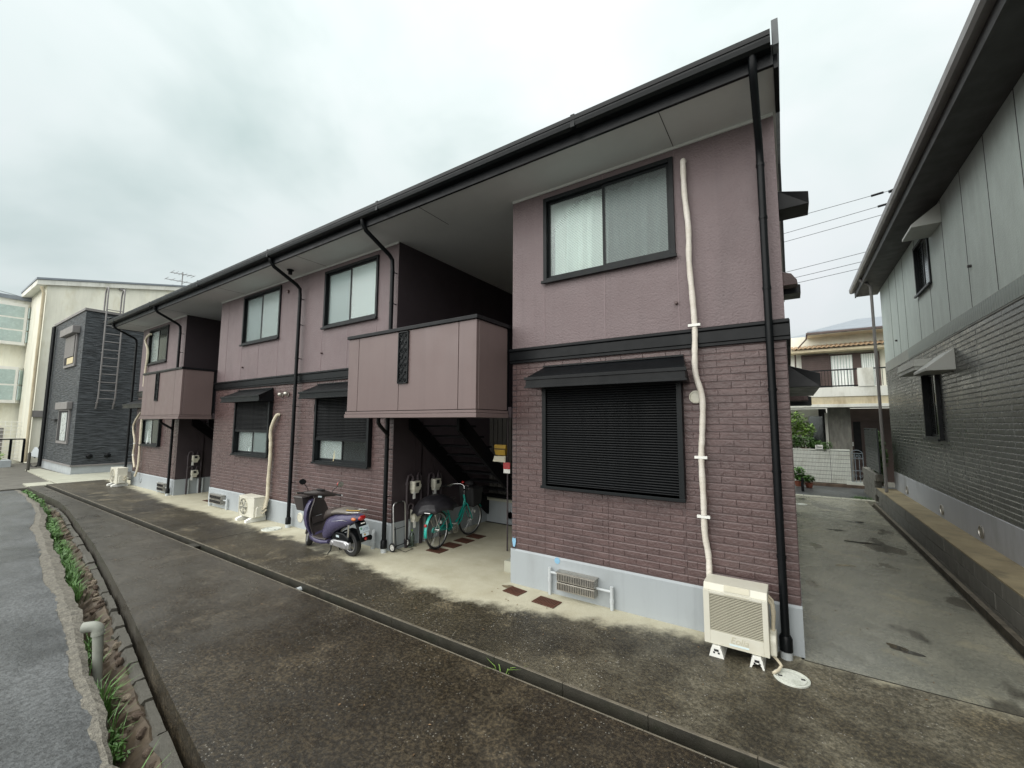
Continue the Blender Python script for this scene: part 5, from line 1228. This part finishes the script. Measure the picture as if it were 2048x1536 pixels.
# =================================================================== FAR HOUSE ACROSS THE BACK STREET
Mt['fcream'] = mat('old_cream_wall',(.80,.785,.67),.75,.10,2,bmp=.2,bs=40,dirt=(.66,.62,.47),ds=1.5,streak=True)
Mt['fwhite'] = mat('old_white_wall',(.72,.72,.66),.7,.08,2,bmp=.2,bs=40,dirt=(.44,.43,.36),ds=1.5,streak=True)
Mt['fstain'] = mat('stained_beam',(.55,.48,.33),.7,.2,3,dirt=(.20,.13,.06),ds=1.6,streak=True)
Mt['fstone'] = mat('mottled_pillar',(.17,.165,.145),.8,.35,6,bmp=.5,bs=30,dirt=(.33,.31,.26),ds=4,streak=True)
Mt['fbrown'] = mat('brown_shutter',(.085,.055,.048),.5,.15,4)
Mt['ftile'] = mat('tan_roof_tile',(.36,.25,.15),.6,.3,5)
Mt['slate'] = mat('blue_grey_roof',(.21,.235,.265),.45,.08,2)
Mt['tilew'] = mat('white_wall_tile',(.62,.64,.58),.35,.10,8,dirt=(.44,.44,.38),ds=2.5)
Mt['iron'] = mat('grey_wrought_iron',(.16,.19,.21),.5,.15,6)
struct(MB().box(-30,12,9.6,13.2,-.3,-.03).build('back_street', Mt['road']))
bs = bpy.data.objects.new('street_kerb',None); COL.objects.link(bs); struct(bs)
for i in range(6): MB().box(-.6+i*.40+.006,-.6+(i+1)*.40-.006,9.50,9.72,-.1,.006).build('kerb_stone',Mt['padc'],bs,bevel=.006)
FY = 14.5
FH = thing('far_house','old cream house with balcony and tiled canopy across the back street','house',(1.3,FY,0))
fx = lambda x: x*1.056-1.3
fz = lambda z: 1.9+(z-1.9)*1.056
def fb(name, x0,x1,y0,y1,z0,z1,m,par=FH,bevel=0,raw=False):
    return MB().box(fx(x0),fx(x1),y0,y1,fz(z0),fz(z1)).build(name,Mt[m],par,bevel=bevel)
fb('upper_wall',-2.5,5,.12,.3,2.8,5.0,'fcream'); fb('white_strip',-2.5,.42,.05,.118,3.0,4.40,'fwhite')
fb('balcony_wall',-2.5,5,-1.0,-.86,2.80,3.10,'fwhite'); fb('balcony_pillar',1.83,2.21,-1.02,-.84,3.10,3.68,'fwhite'); fb('balcony_pillar',-1.9,-1.5,-1.02,-.84,3.10,3.68,'fwhite')
fb('stained_beam',-2.5,5,-.98,-.80,2.56,2.799,'fstain'); fb('slab_edge',-2.5,5,-1.04,.1,2.46,2.559,'fwhite'); fb('balcony_floor',-2.5,5,-.8,.11,2.80,2.86,'fwhite')
fb('ground_floor_wall',-2.5,.85,.9,1.0,0,2.46,'fwhite'); fb('ground_floor_wall',1.64,5,1.0,1.1,0,2.46,'fbrown'); fb('stone_pillar',1.07,1.64,-.3,.3,0,2.455,'fstone'); fb('ground_floor_wall',.85,1.07,.85,.95,0,2.46,'dark')
fb('frame_post',.98,1.05,-.1,.0,.9,2.3,'fwhite')
dr = fb('door',1.72,2.4,.9,.96,.1,2.2,'fbrown'); fb('door_light',1.80,2.0,.89,.898,.8,2.0,'dark',dr); fb('nameplate',1.66,1.70,-.02,.0,1.2,1.33,'white'); fb('door_lintel',1.64,2.8,.6,.8,2.05,2.13,'fbrown')
wd = fb('window',1.205,2.52,.02,.11,3.02,4.30,'fbrown'); 
for a,b in ((1.25,1.82),(2.05,2.46)):
    o = fb('pane',a,b,.0,.015,3.10,4.24,'glass',wd); 
    mb = MB(); n=24; mb.loft([[(fx(a)+(fx(b)-fx(a))*i/n,.010-.012+.006*math.sin(i*1.9),fz(3.1)) for i in range(n+1)],[(fx(a)+(fx(b)-fx(a))*i/n,-.002+.006*math.sin(i*1.9),fz(4.24)) for i in range(n+1)]],closed=False); mb.build('curtain',Mt['curtain'],wd,recalc=False)
sh = fb('shutter_box',.42,1.20,-.02,.10,3.0,4.32,'fbrown')
for i in range(18): MB().box(fx(.46),fx(1.16),-.035,-.02,fz(3.04+i*.07),fz(3.04+i*.07+.045)).build('slat',Mt['fbrown'],sh)
fb('lower_window',.55,.98,.82,.84,.95,2.2,'dimglass')
rl = fb('railing',.55,1.83,-.95,-.92,3.64,3.68,'dkframe'); 
for i in range(16): MB().box(fx(.57+i*.085),fx(.57+i*.085)+.012,-.94,-.93,fz(3.12),fz(3.66)).build('baluster',Mt['dkframe'],rl)
fb('bottom_rail',.55,1.83,-.95,-.92,3.12,3.16,'dkframe',rl)
rl2 = fb('railing',2.21,3.2,-.95,-.92,3.64,3.68,'dkframe')
for i in range(10): MB().box(fx(2.25+i*.085),fx(2.25+i*.085)+.012,-.94,-.93,fz(3.12),fz(3.66)).build('baluster',Mt['dkframe'],rl2)
ct = fb('canopy',-.2,3.2,-.50,.118,4.36,4.44,'fstain')
me = None
for i in range(26):
    xx = fx(.16)+i*.135
    pr = [(.066*math.cos(t),.060*math.sin(t)) for t in [k*math.pi/6 for k in range(7)]]+[(.045*math.cos(t),.040*math.sin(t)) for t in [k*math.pi/6 for k in range(6,-1,-1)]]
    if me is None:
        mb = MB(); mb.add([(p[0],-.58,p[1]-.0) for p in pr]+[(p[0],.115,p[1]+.17) for p in pr],[tuple(range(14)),tuple(range(27,13,-1))]+[(k,(k+1)%14,(k+1)%14+14,k+14) for k in range(14)])
        o = mb.build('roof_tile',Mt['ftile'],ct,smooth=40); me = o.data; o.location = (xx*SC,0,fz(4.46)*SC)
    else: inst('roof_tile',me,ct,(xx*SC,0,fz(4.46)*SC))
ez = fz(5.0)
MB().add([(fx(.62),-.55,ez+.02),(fx(5),-.55,ez-.03),(fx(5),3.5,ez+1.1),(fx(2.4),3.5,ez+1.1),(fx(.62),-.55,ez+.06),(fx(5),-.55,ez+.01),(fx(5),3.5,ez+1.15),(fx(2.4),3.5,ez+1.15),(fx(.55),6,ez+.02),(fx(.55),6,ez+.06)],[(3,2,1,0),(4,5,6,7),(0,1,5,4),(4,7,9),(0,8,3)]).build('roof',Mt['slate'],FH)
MB().box(fx(.58),fx(5),-.62,-.55,ez-.05,ez+.01).build('gutter',Mt['fbrown'],FH); fb('eave',.62,5,-.55,.12,4.93,4.98,'fcream')
MB().tube([(fx(.60),-.58,ez-.05),(fx(.58),-.5,ez-.2),(fx(.25),-.1,ez-.55),(fx(.22),-.05,2.6)],.025,8).build('downpipe',Mt['fbrown'],FH,smooth=40)
F2 = thing('background_house','white house with wide blue grey roof behind the old cream house','house',(1.5,21,0))
MB().box(-2.6,6,0,6,0,6.05).build('wall',Mt['fwhite'],F2)
MB().add([(-2.8,-.4,6.05),(6,-.4,6.35),(6,3,7.3),(.2,3,7.05),(-2.8,6,6.05),(6,6,6.3)],[(0,1,2,3),(0,3,4),(3,2,5,4)]).box(-2.8,6,-.42,-.3,5.98,6.06).build('roof',Mt['slate'],F2)
wz = MB().box(-1.9,-1.35,-.03,.02,4.9,5.85).build('window',Mt['dkframe'],F2); MB().box(-1.85,-1.4,-.04,-.031,4.95,5.8).build('pane',Mt['dimglass'],wz)
# tiled garden wall + gate
TW = thing('tiled_wall','low white tiled garden wall with dark joints across the back street','wall',(.5,12.4,0))
MB().box(-2.3,.99-.5+.0,.02,.2,.06,1.06).box(.49,.98,.02,.2,.06,1.08).build('wall_core',Mt['fence'],TW)
tm = MB()
for seg,(a,b) in enumerate(((-2.3,.487),(.495,.98))):
    n = int((b-a)/.038)
    for i in range(n):
        for r_ in range(8):
            z0 = .07+r_*.125; tm.box(a+i*(b-a)/n+.002,a+(i+1)*(b-a)/n-.002,.0,.019,z0+.004,z0+.119)
stuff(tm.build('tile_facing',Mt['tilew'],TW)); MB().box(-2.3,.99,-.01,.21,1.08,1.12).build('coping',Mt['tilew'],TW)
MB().box(-2.3,1.3,-.12,.3,-.1,.055).build('rubble_base',Mt['stone'],TW)
GA = thing('iron_gate','grey wrought iron gate with curled bars beside the tiled wall','gate',(1.65,12.4,.14))
gm_ = MB()
for x_ in (-.14,-.05,.05,.14): gm_.cyl((x_,0,0),(x_,0,.85),.010,6)
for z_ in (.0,.35,.72,.88): gm_.cyl((-.14,0,z_),(.14,0,z_),.010,6)
gm_.tube([(.14*math.cos(t),0,.86+.12*math.sin(t)) for t in [k*math.pi/8 for k in range(9)]],.010,6)
gm_.build('frame',Mt['iron'],GA,smooth=40)
cg = MB()
for cx_,cz_,sg in ((-.06,.80,1),(.06,.80,-1),(-.06,.2,-1),(.06,.2,1)): cg.tube([(cx_+sg*(.01+.05*t)*math.cos(t*7),0,cz_+(.01+.05*t)*math.sin(t*7)) for t in [k/10 for k in range(11)]],.007,5)
cg.build('scroll',Mt['iron'],GA,smooth=40)
MB().box(1.36,1.9,12.38,12.6,-.1,.14).build('x',Mt['tilew'],None).name = 'gate_step'; bpy.data.objects['gate_step']['label']='pale tiled step under the iron gate'; bpy.data.objects['gate_step']['category']='step'
# plants
def shrub(label, loc, crowns, m1, n, size, name='shrub', cat='shrub', pot=None, grp=None):
    T = thing(name,label,cat,loc,group=grp)
    fm = MB()
    for (c,r,k) in crowns: leaves(fm,c,r,int(n*k),size)
    fm.build('foliage',Mt[m1],T,recalc=False)
    sm = MB()
    for (c,r,k) in crowns: sm.tube([(c[0]*.3,c[1]*.3,0),(c[0]*.7,c[1]*.7,max(.02,c[2]*.5)),(c[0],c[1],max(.04,c[2]))],[.014,.010,.004],6)
    sm.build('stem',Mt['stone'],T)
    if pot: MB().lathe([(pot*.7,-pot*1.3),(pot,0),(pot*.9,0),(pot*.8,-.02)],16).build('pot',Mt['rustpot'],T,smooth=40)
    return T
Mt['rustpot'] = mat('terracotta',(.22,.07,.04),.7,.15,6)
shrub('tall light green shrub above the tiled wall beside the apartment corner',(.15,12.9,1.0),[((0,0,1.0),(.35,.25,.35),1),((.25,0,.7),(.3,.25,.3),1),((-.3,0,.7),(.3,.25,.4),1)],'leaf3',420,.06)
shrub('dense dark green bush in a pot on the tiled wall',(.35,12.55,1.14),[((0,0,.18),(.38,.2,.20),1),((.28,0,.12),(.25,.2,.14),.7),((-.35,0,.2),(.3,.2,.25),1)],'leaf2',650,.042,pot=.10)
shrub('small trailing plant at the right end of the tiled wall',(.95,12.45,1.14),[((0,0,.1),(.15,.12,.15),1),((-.12,0,.0),(.18,.1,.1),1)],'leaf2',160,.035)
shrub('spiky potted plant at the foot of the tiled wall',(.12,11.5,.16),[((0,0,.25),(.20,.15,.20),1),((.12,0,.1),(.2,.15,.12),1)],'leaf',200,.06,name='potted_plant',cat='plant',pot=.12)
shrub('low potted plant right of the black post by the street',(.38,11.6,.12),[((0,0,.12),(.18,.14,.12),1)],'leaf2',160,.05,name='potted_plant',cat='plant',pot=.11)
shrub('tangled green plants between the louvre fence and grey house',(1.86,9.75,.36),[((0,.2,.35),(.10,.5,.35),1),((0,-.1,.8),(.10,.5,.4),1),((.0,.4,1.1),(.1,.4,.3),.8)],'leaf2',420,.05)
o = MB(); blades(o,1.45,9.9,-.02,120,.08,.25); o = o.build('weeds',Mt['leaf'],None,recalc=False); stuff(o); o['label']='low weeds at the alley end by the gutter'
bo = thing('bollard','short black post at the street end of the alley','bollard',(.20,10.6,-.02)); MB().box(-.035,.035,-.035,.035,0,.36).build('post',Mt['black'],bo,bevel=.006); MB().box(-.04,.04,-.04,.04,.36,.375).build('cap',Mt['black'],bo)
pb = thing('mail_box','small white box on the tiled wall among the plants','box',(.72,12.42,1.12)); MB().box(-.10,.10,-.06,.06,0,.13).build('case',Mt['white'],pb,bevel=.01); MB().box(-.07,.07,-.062,-.0605,.05,.075).build('slot',Mt['dark'],pb)

# =================================================================== BUILDINGS AT THE FAR LEFT
Mt['dkblue'] = mat('dark_blue_stone_cladding',(.028,.034,.041),.5,.2,3)
Mt['dkface'] = mat('charcoal_cladding_face',(.052,.061,.070),.5,.2,3)
def ribbed():
    m, N, L, P = new_mat('split_face_cladding')
    n = noise(N,L,4,4,.6,stretch=(.5,.5,4.2)); c = mixc(N,L,mrange(N,L,n,.40,.60),(.014,.018,.021),(.060,.070,.078)); L.new(c,P.inputs['Base Color']); P.inputs['Roughness'].default_value=.55
    bump(N,L,P,n,1.0,.10); return m
Mt['split'] = ribbed()
Mt['greytrim'] = mat('warm_grey_trim',(.20,.19,.185),.5,.08,4)
Mt['gfound'] = mat('pale_grey_foundation',(.36,.39,.40),.7,.1,3,bmp=.3,bs=40)
Mt['frost2'] = mat('frosted_pane',(.42,.46,.45),.3,.15,3)
D = thing('dark_house','narrow charcoal house with split stone cladding and grey roof ladder at the far left','house',(-21.8,-.40,0))
MB().box(-5.0,0,0,5,.28,6.05).build('wall',Mt['split'],D); MB().box(-5.0,-.01,.01,5,-.1,.279).build('foundation',Mt['gfound'],D)
MB().box(-5.02,.03,-.03,5.02,.25,.31).build('base_trim',Mt['greytrim'],D); MB().box(-5.05,.04,-.04,5.02,6.05,6.14).build('parapet_cap',Mt['greytrim'],D)
for x0,x1,z0,z1,f in ((-2.45,-.75,4.0,5.25,1),(-2.4,-.72,1.05,2.35,0)):
    w = MB().box(x0,x1,-.06,-.001,z0,z1).build('window',Mt['greytrim'],D,bevel=.01)
    MB().box(x0+.1,x1-.1,-.065,-.0605,z0+.1,z1-.05).build('recess',Mt['dark'],w)
    if f:
        for k in range(16): MB().box(x0+.12,x1-.12,-.085,-.066,z0+.40+k*.05,z0+.44+k*.05).build('slat',Mt['greytrim'],w)
        MB().box(x0+.6,x1-.15,-.075,-.066,z0+.12,z0+.36).build('pane',Mt['curtain_tan'],w); MB().box(x0-.15,x1+.15,-.22,-.0,z1,z1+.28).build('shutter_box',Mt['greytrim'],w,bevel=.02)
    else:
        MB().box(x0+.65,x1-.2,-.075,-.066,z0+.12,z1-.12).build('pane',Mt['frost2'],w); MB().box(x0-.1,x1+.1,-.16,-.0,z1,z1+.28).build('shutter_box',Mt['greytrim'],w,bevel=.02)
MB().box(-3.4,-2.7,-.10,-.0,1.92,1.98).build('vent_slot',Mt['dark'],D)
for xx in (-4.9,-4.65): MB().tube([(xx,-.08,0),(xx,-.08,6)],.045,8).build('downpipe',Mt['black'],D,smooth=40)
for y in (.45,.95): MB().blob((.04,y,.62),.07,.10,.09,10,6).build('vent_hood',Mt['black'],D,smooth=50)
ld = bpy.data.objects.new('ladder',None); COL.objects.link(ld); ld.parent = D
y0,y1 = .49,.96
for yy in (y0,y1):
    MB().tube([(.06,yy,2.38),(.10,yy,2.45),(.28,yy,2.8),(.28,yy,6.9),(.24,yy,7.02),(.14,yy,7.06),(.02,yy,7.0),(-.06,yy,6.85),(-.08,yy,6.1)],.026,8).build('ladder_rail',Mt['greytrim'],ld,smooth=50)
    for z in (2.6,3.4,4.5,5.7): MB().cyl((0,yy,z),(.28,yy,z),.016,6).build('bracket',Mt['greytrim'],ld)
me = None
for k in range(12):
    z = 2.75+k*.31
    if me is None: o = MB().cyl((.28,y0,0),(.28,y1,0),.016,8).build('rung',Mt['greytrim'],ld,smooth=40); me=o.data; o.location=(0,0,z*SC)
    else: inst('rung',me,ld,(0,0,z*SC))
# cream building behind
CB = thing('cream_building','tall cream rendered house behind the charcoal house','house',(-30,-.36,0))
MB().prism([(0,-.1),(0,8.55),(7.5,10.15),(12,9.3),(12,-.1)],'x',-3.8,0).build('wall',Mt['fcream'],CB)
MB().prism([(-.35,8.46),(-.35,8.70),(7.5,10.38),(12.2,9.45),(12.2,9.25),(7.5,10.15)],'x',-4.0,.12).build('eave_trim',Mt['fwhite'],CB); MB().prism([(-.38,8.705),(-.38,8.80),(7.5,10.47),(12.2,9.55),(12.2,9.46),(7.5,10.385)],'x',-4.05,.16).build('roof',Mt['slate'],CB)
for y,z in ((2.6,9.0),(4.6,9.2)): MB().box(0,.14,y,y+.25,z,z+.08).build('vent_cap',Mt['greytrim'],CB)
MB().box(-.02,.05,4.3,5.6,7.9,8.3).build('window',Mt['dark'],CB)
MB().tube([(.12,-.2,8.4),(.1,-.1,8.1),(.1,-.1,0)],.06,8).build('downpipe',Mt['fstain'],CB,smooth=40)
MB().box(0,.12,-.1,.9,2.1,2.4).build('hood',Mt['greytrim'],CB)
AN = thing('antenna','thin television antenna above the roofs at the far left','antenna',(-31.0,5.3,9.6))
MB().cyl((0,0,-.1),(0,0,1.55),.028,8).build('mast',Mt['greytrim'],AN)
am = MB(); 
for z,l in ((1.42,.9),(.95,1.3),(.55,.9)):
    am.cyl((-.2,-l*.6,z),(.2,l*.6,z),.02,6)
    for k in range(6): yy=-l*.6+l*1.2*k/5; am.cyl((-.35,yy,z),(.35,yy,z),.012,5)
am.build('elements',Mt['greytrim'],AN)
CW = thing('cream_annex','cream rendered building with frosted bay windows at the left edge','building',(-34,-.04,0))
MB().box(-4,0,-9,0.4,-.4,8.3).build('wall',Mt['fcream'],CW); MB().box(-4.1,.25,-9.2,.5,8.3,8.5).build('roof_edge',Mt['slate'],CW); MB().box(-4.1,.15,-9.2,.45,8.1,8.299).build('eave_trim',Mt['fwhite'],CW)
Mt['frost'] = mat('frosted_glass',(.40,.50,.48),.25,.12,3,spec=.7)
for (y0,y1,z0,z1,n) in ((-1.75,-.12,6.0,7.95,3),(-3.0,-.2,2.95,4.6,2)):
    w = MB().prism([(0.002,y0-.15),(.42,y0),(.42,y1-.32),(.002,y1)],'z',z0-.12,z1+.12).build('bay_window',Mt['white'],CW)
    for k in range(n):
        a = z0+(z1-z0)*k/n+.04; b = z0+(z1-z0)*(k+1)/n-.04
        MB().box(.40,.425,y0+.12,y1-.42,a,b).build('pane',Mt['frost'],w)
        MB().add([(.405,y1-.29,a),(.07,y1-.03,a),(.07,y1-.03,b),(.405,y1-.29,b),(.43,y1-.26,a),(.09,y1-.0,a),(.09,y1-.0,b),(.43,y1-.26,b)],[(0,1,2,3),(7,6,5,4),(0,4,5,1),(1,5,6,2),(2,6,7,3),(3,7,4,0)]).build('pane',Mt['frost'],w)
lw = MB().box(-.02,.05,-2.4,-.75,.2,1.55).build('window',Mt['greytrim'],CW); MB().box(.05,.06,-2.2,-.9,.3,1.4).build('pane',Mt['fcream'],lw)
MF = thing('mesh_fence','white wire mesh fence in front of the cream annex','fence',(-32.5,-.5,-.1))
mm = MB()
for k in range(10): mm.cyl((0,-4,.15+k*.2),(0,.45,.15+k*.2),.012,4)
for k in range(23): mm.cyl((0,-4+k*.2,.1),(0,-4+k*.2,2.0),.010,4)
mm.build('mesh',Mt['white'],MF); MB().cyl((0,.45,0),(0,.45,2.05),.03,8).build('post',Mt['white'],MF)
RLg = thing('railing','black iron railing with three posts at the left edge by the road','railing',(-29.5,-.85,-.1))
for y in (-.55,-.15,.25): MB().box(-.04,.04,y-.04,y+.04,.1,1.15).build('post',Mt['black'],RLg)
MB().box(-.03,.03,-.8,.28,1.15,1.2).build('rail',Mt['black'],RLg)
PL = thing('planter_block','grey concrete block planter at the left edge by the road','planter',(-28.4,-1.2,-.12)); MB().box(-.5,.5,-.8,.1,0,.35).build('block',Mt['gfound'],PL,bevel=.02); fm=MB(); leaves(fm,(-.1,-.35,.5),(.3,.35,.2),160,.07); fm.build('foliage',Mt['leaf3'],PL,recalc=False)
PD = thing('timber_post','short weathered wooden post by the gravel at the far left','post',(-25.0,-1.0,-.1)); MB().cyl((0,0,0),(.03,0,.75),.05,8,.045).box(-.02,.02,-.02,.02,.6,.78).build('post_body',Mt['block'],PD,smooth=40)
WL = thing('low_wall','low grey block wall at the foot of the cream annex','wall',(-28.2,.25,-.1)); MB().box(-5,.4,-.08,.1,0,.40).build('wall_body',Mt['block'],WL); MB().box(-5.02,.42,-.10,.12,.40,.45).build('coping',Mt['padc'],WL)
CBk = thing('covered_bicycle','bicycle half wrapped in a pale rain cover beside the charcoal house','bicycle',(-27.2,-.55,-.08),R(20))
MB().tube([(.33*math.cos(a),0,.34+.33*math.sin(a)) for a in [2*math.pi*k/20 for k in range(20)]],.03,6,True).build('wheel',Mt['rubber'],CBk,k=1.2,smooth=50)
MB().loft([[(-.2,-.2,.7),(.9,-.2,.6),(.9,.2,.6),(-.2,.2,.7)],[(-.1,-.14,1.0),(.7,-.14,.9),(.7,.14,.9),(-.1,.14,1.0)],[(.0,-.06,1.3),(.3,-.06,1.2),(.3,.06,1.2),(.0,.06,1.3)]]).build('rain_cover',Mt['gfound'],CBk,k=.8,bevel=.05)
MB().tube([(0,0,.4),(.25,0,.9),(.9,0,.5)],.03,6).build('frame',Mt['black'],CBk,k=1.2)

# =================================================================== OVERHEAD LINES
Mt['wire'] = mat('power_cable',(.06,.065,.07),.6,.1,3)
lines = [((-6,16,10.10),(8,16,11.05),.55),((-6,16,9.35),(8,16,10.70),.6),((-6,16.3,9.1),(8,16.3,10.45),.6),((-6,16,7.58),(8,16,9.1),.35),((-6,16,7.30),(8,16,8.72),.35),((-6,16.2,7.15),(8,16.2,8.50),.35)]
nm = ['topmost of the upper three power lines above the alley','middle line of the upper three power lines above the alley','lowest of the upper three power lines above the alley','topmost of the lower three power lines above the alley','middle line of the lower three power lines above the alley','lowest of the lower three power lines above the alley']
for i,(a,b,sag) in enumerate(lines):
    T = thing('power_line',nm[i],'power line',(a[0],a[1],0),group='overhead power lines')
    pts = [((b[0]-a[0])*t,(b[1]-a[1])*t,a[2]+(b[2]-a[2])*t-sag*.12*4*t*(1-t)) for t in [k/24 for k in range(25)]]
    MB().tube(pts,.011,5).build('cable',Mt['wire'],T)
    if i < 3:
        q = .655+.012*i; c = Vector(((b[0]-a[0])*q,0,a[2]+(b[2]-a[2])*q-sag*.12*4*q*(1-q)))
        MB().cyl(c-Vector((.18,0,.018)),c+Vector((.18,0,.018)),.045,8).build('insulator',Mt['black'],T)
        q2 = q+.045; c2 = Vector(((b[0]-a[0])*q2,0,a[2]+(b[2]-a[2])*q2))
        MB().cyl(c2-Vector((.3,0,.12)),c2+Vector((.3,0,.05)),.06,8).build('insulator',Mt['black'],T)
for i in range(3):
    T = thing('power_line',['upper','middle','lower'][i]+' of three thin wires at the left edge above the cream annex','power line',(-40,-9,0),group='overhead wires at the left edge')
    MB().tube([(0,-2,11.6-i*.35),(0,9.5,9.6-i*.25)],.014,5).build('cable',Mt['wire'],T)

# =================================================================== SMALL GROUND DETAIL
Mt['joint'] = mat('dark_joint',(.02,.018,.013),.8,.2,4)
struct(MB().box(.0,1.482,-.047,-.036,.0005,.0022).build('pavement_joint',Mt['joint']))
struct(MB().box(-7.93,-7.915,KY+.02,-.62,.0005,.002).build('pavement_joint',Mt['joint']))
def patch(name, cx, cy, rx, ry, z, m, rz=0, sd=1, k=22):
    rg = random.Random(sd); P = []
    ph = [rg.uniform(0,6) for _ in range(4)]
    for i in range(k):
        a = 2*math.pi*i/k; q = 1+.22*math.sin(2*a+ph[0])+.16*math.sin(3*a+ph[1])+.12*math.sin(5*a+ph[2])+rg.uniform(-.05,.05)
        x, y = rx*q*math.cos(a), ry*q*math.sin(a); P.append((cx+x*math.cos(rz)-y*math.sin(rz), cy+x*math.sin(rz)+y*math.cos(rz), z))
    mb = MB(); mb.add(P,[tuple(range(k))]); return struct(mb.build(name,Mt[m],recalc=False))
m, N, L, P = new_mat('puddle_water'); P.inputs['Base Color'].default_value=(.05,.048,.04,1); P.inputs['Roughness'].default_value=.03; P.inputs['Specular IOR Level'].default_value=.6
bump(N,L,P,noise(N,L,6,2),.04,.004); Mt['puddle'] = m
Mt['ruststain'] = mat('rust_stain',(.15,.115,.07),.5,.3,8,dirt=(.24,.22,.17),ds=9)
Mt['drypatch'] = mat('pale_patch',(.55,.56,.52),.6,.15,6)
for i,(x,y,rx,ry,rz) in enumerate(((.52,3.05,.10,.035,.4),(.85,4.6,.20,.07,.1),(.60,5.4,.14,.05,.3),(.95,6.4,.2,.07,0),(.5,7.3,.12,.05,.2))): patch('puddle',x,y,rx,ry,.0025,'puddle',rz,i+3)
patch('puddle',.70,.62,.10,.055,.003,'puddle',-.3,41)
patch('rust_stain',-2.80,-.13,.10,.05,.003,'ruststain',.1,44)
lb = MB()
rg = random.Random(5)
for i in range(260):
    u_ = rg.random()
    if u_ < .35: x, y, z = rg.uniform(-12,3), None, ZL+.003; y = rg.uniform(lane_edge(x)+.05, KY-.16)
    elif u_ < .75: x, y, z = rg.uniform(-15,1.3), rg.uniform(KY+.05,-.1), .004
    else: x, y, z = rg.uniform(.05,1.4), rg.uniform(0,9), .004
    a = rg.uniform(0,6.28); l = rg.uniform(.006,.016); w = l*rg.uniform(.3,.6); c, q = math.cos(a), math.sin(a)
    lb.add([(x-l*c,y-l*q,z),(x+w*q,y-w*c,z+.003),(x+l*c,y+l*q,z+.001),(x-w*q,y+w*c,z+.004)],[(0,1,2,3)])
Mt['litter'] = mat('dead_leaf',(.16,.10,.05),.7,.5,9)
o = lb.build('leaf_litter',Mt['litter'],None,recalc=False); stuff(o); o['label']='scattered dead leaf bits and grit on the wet concrete'
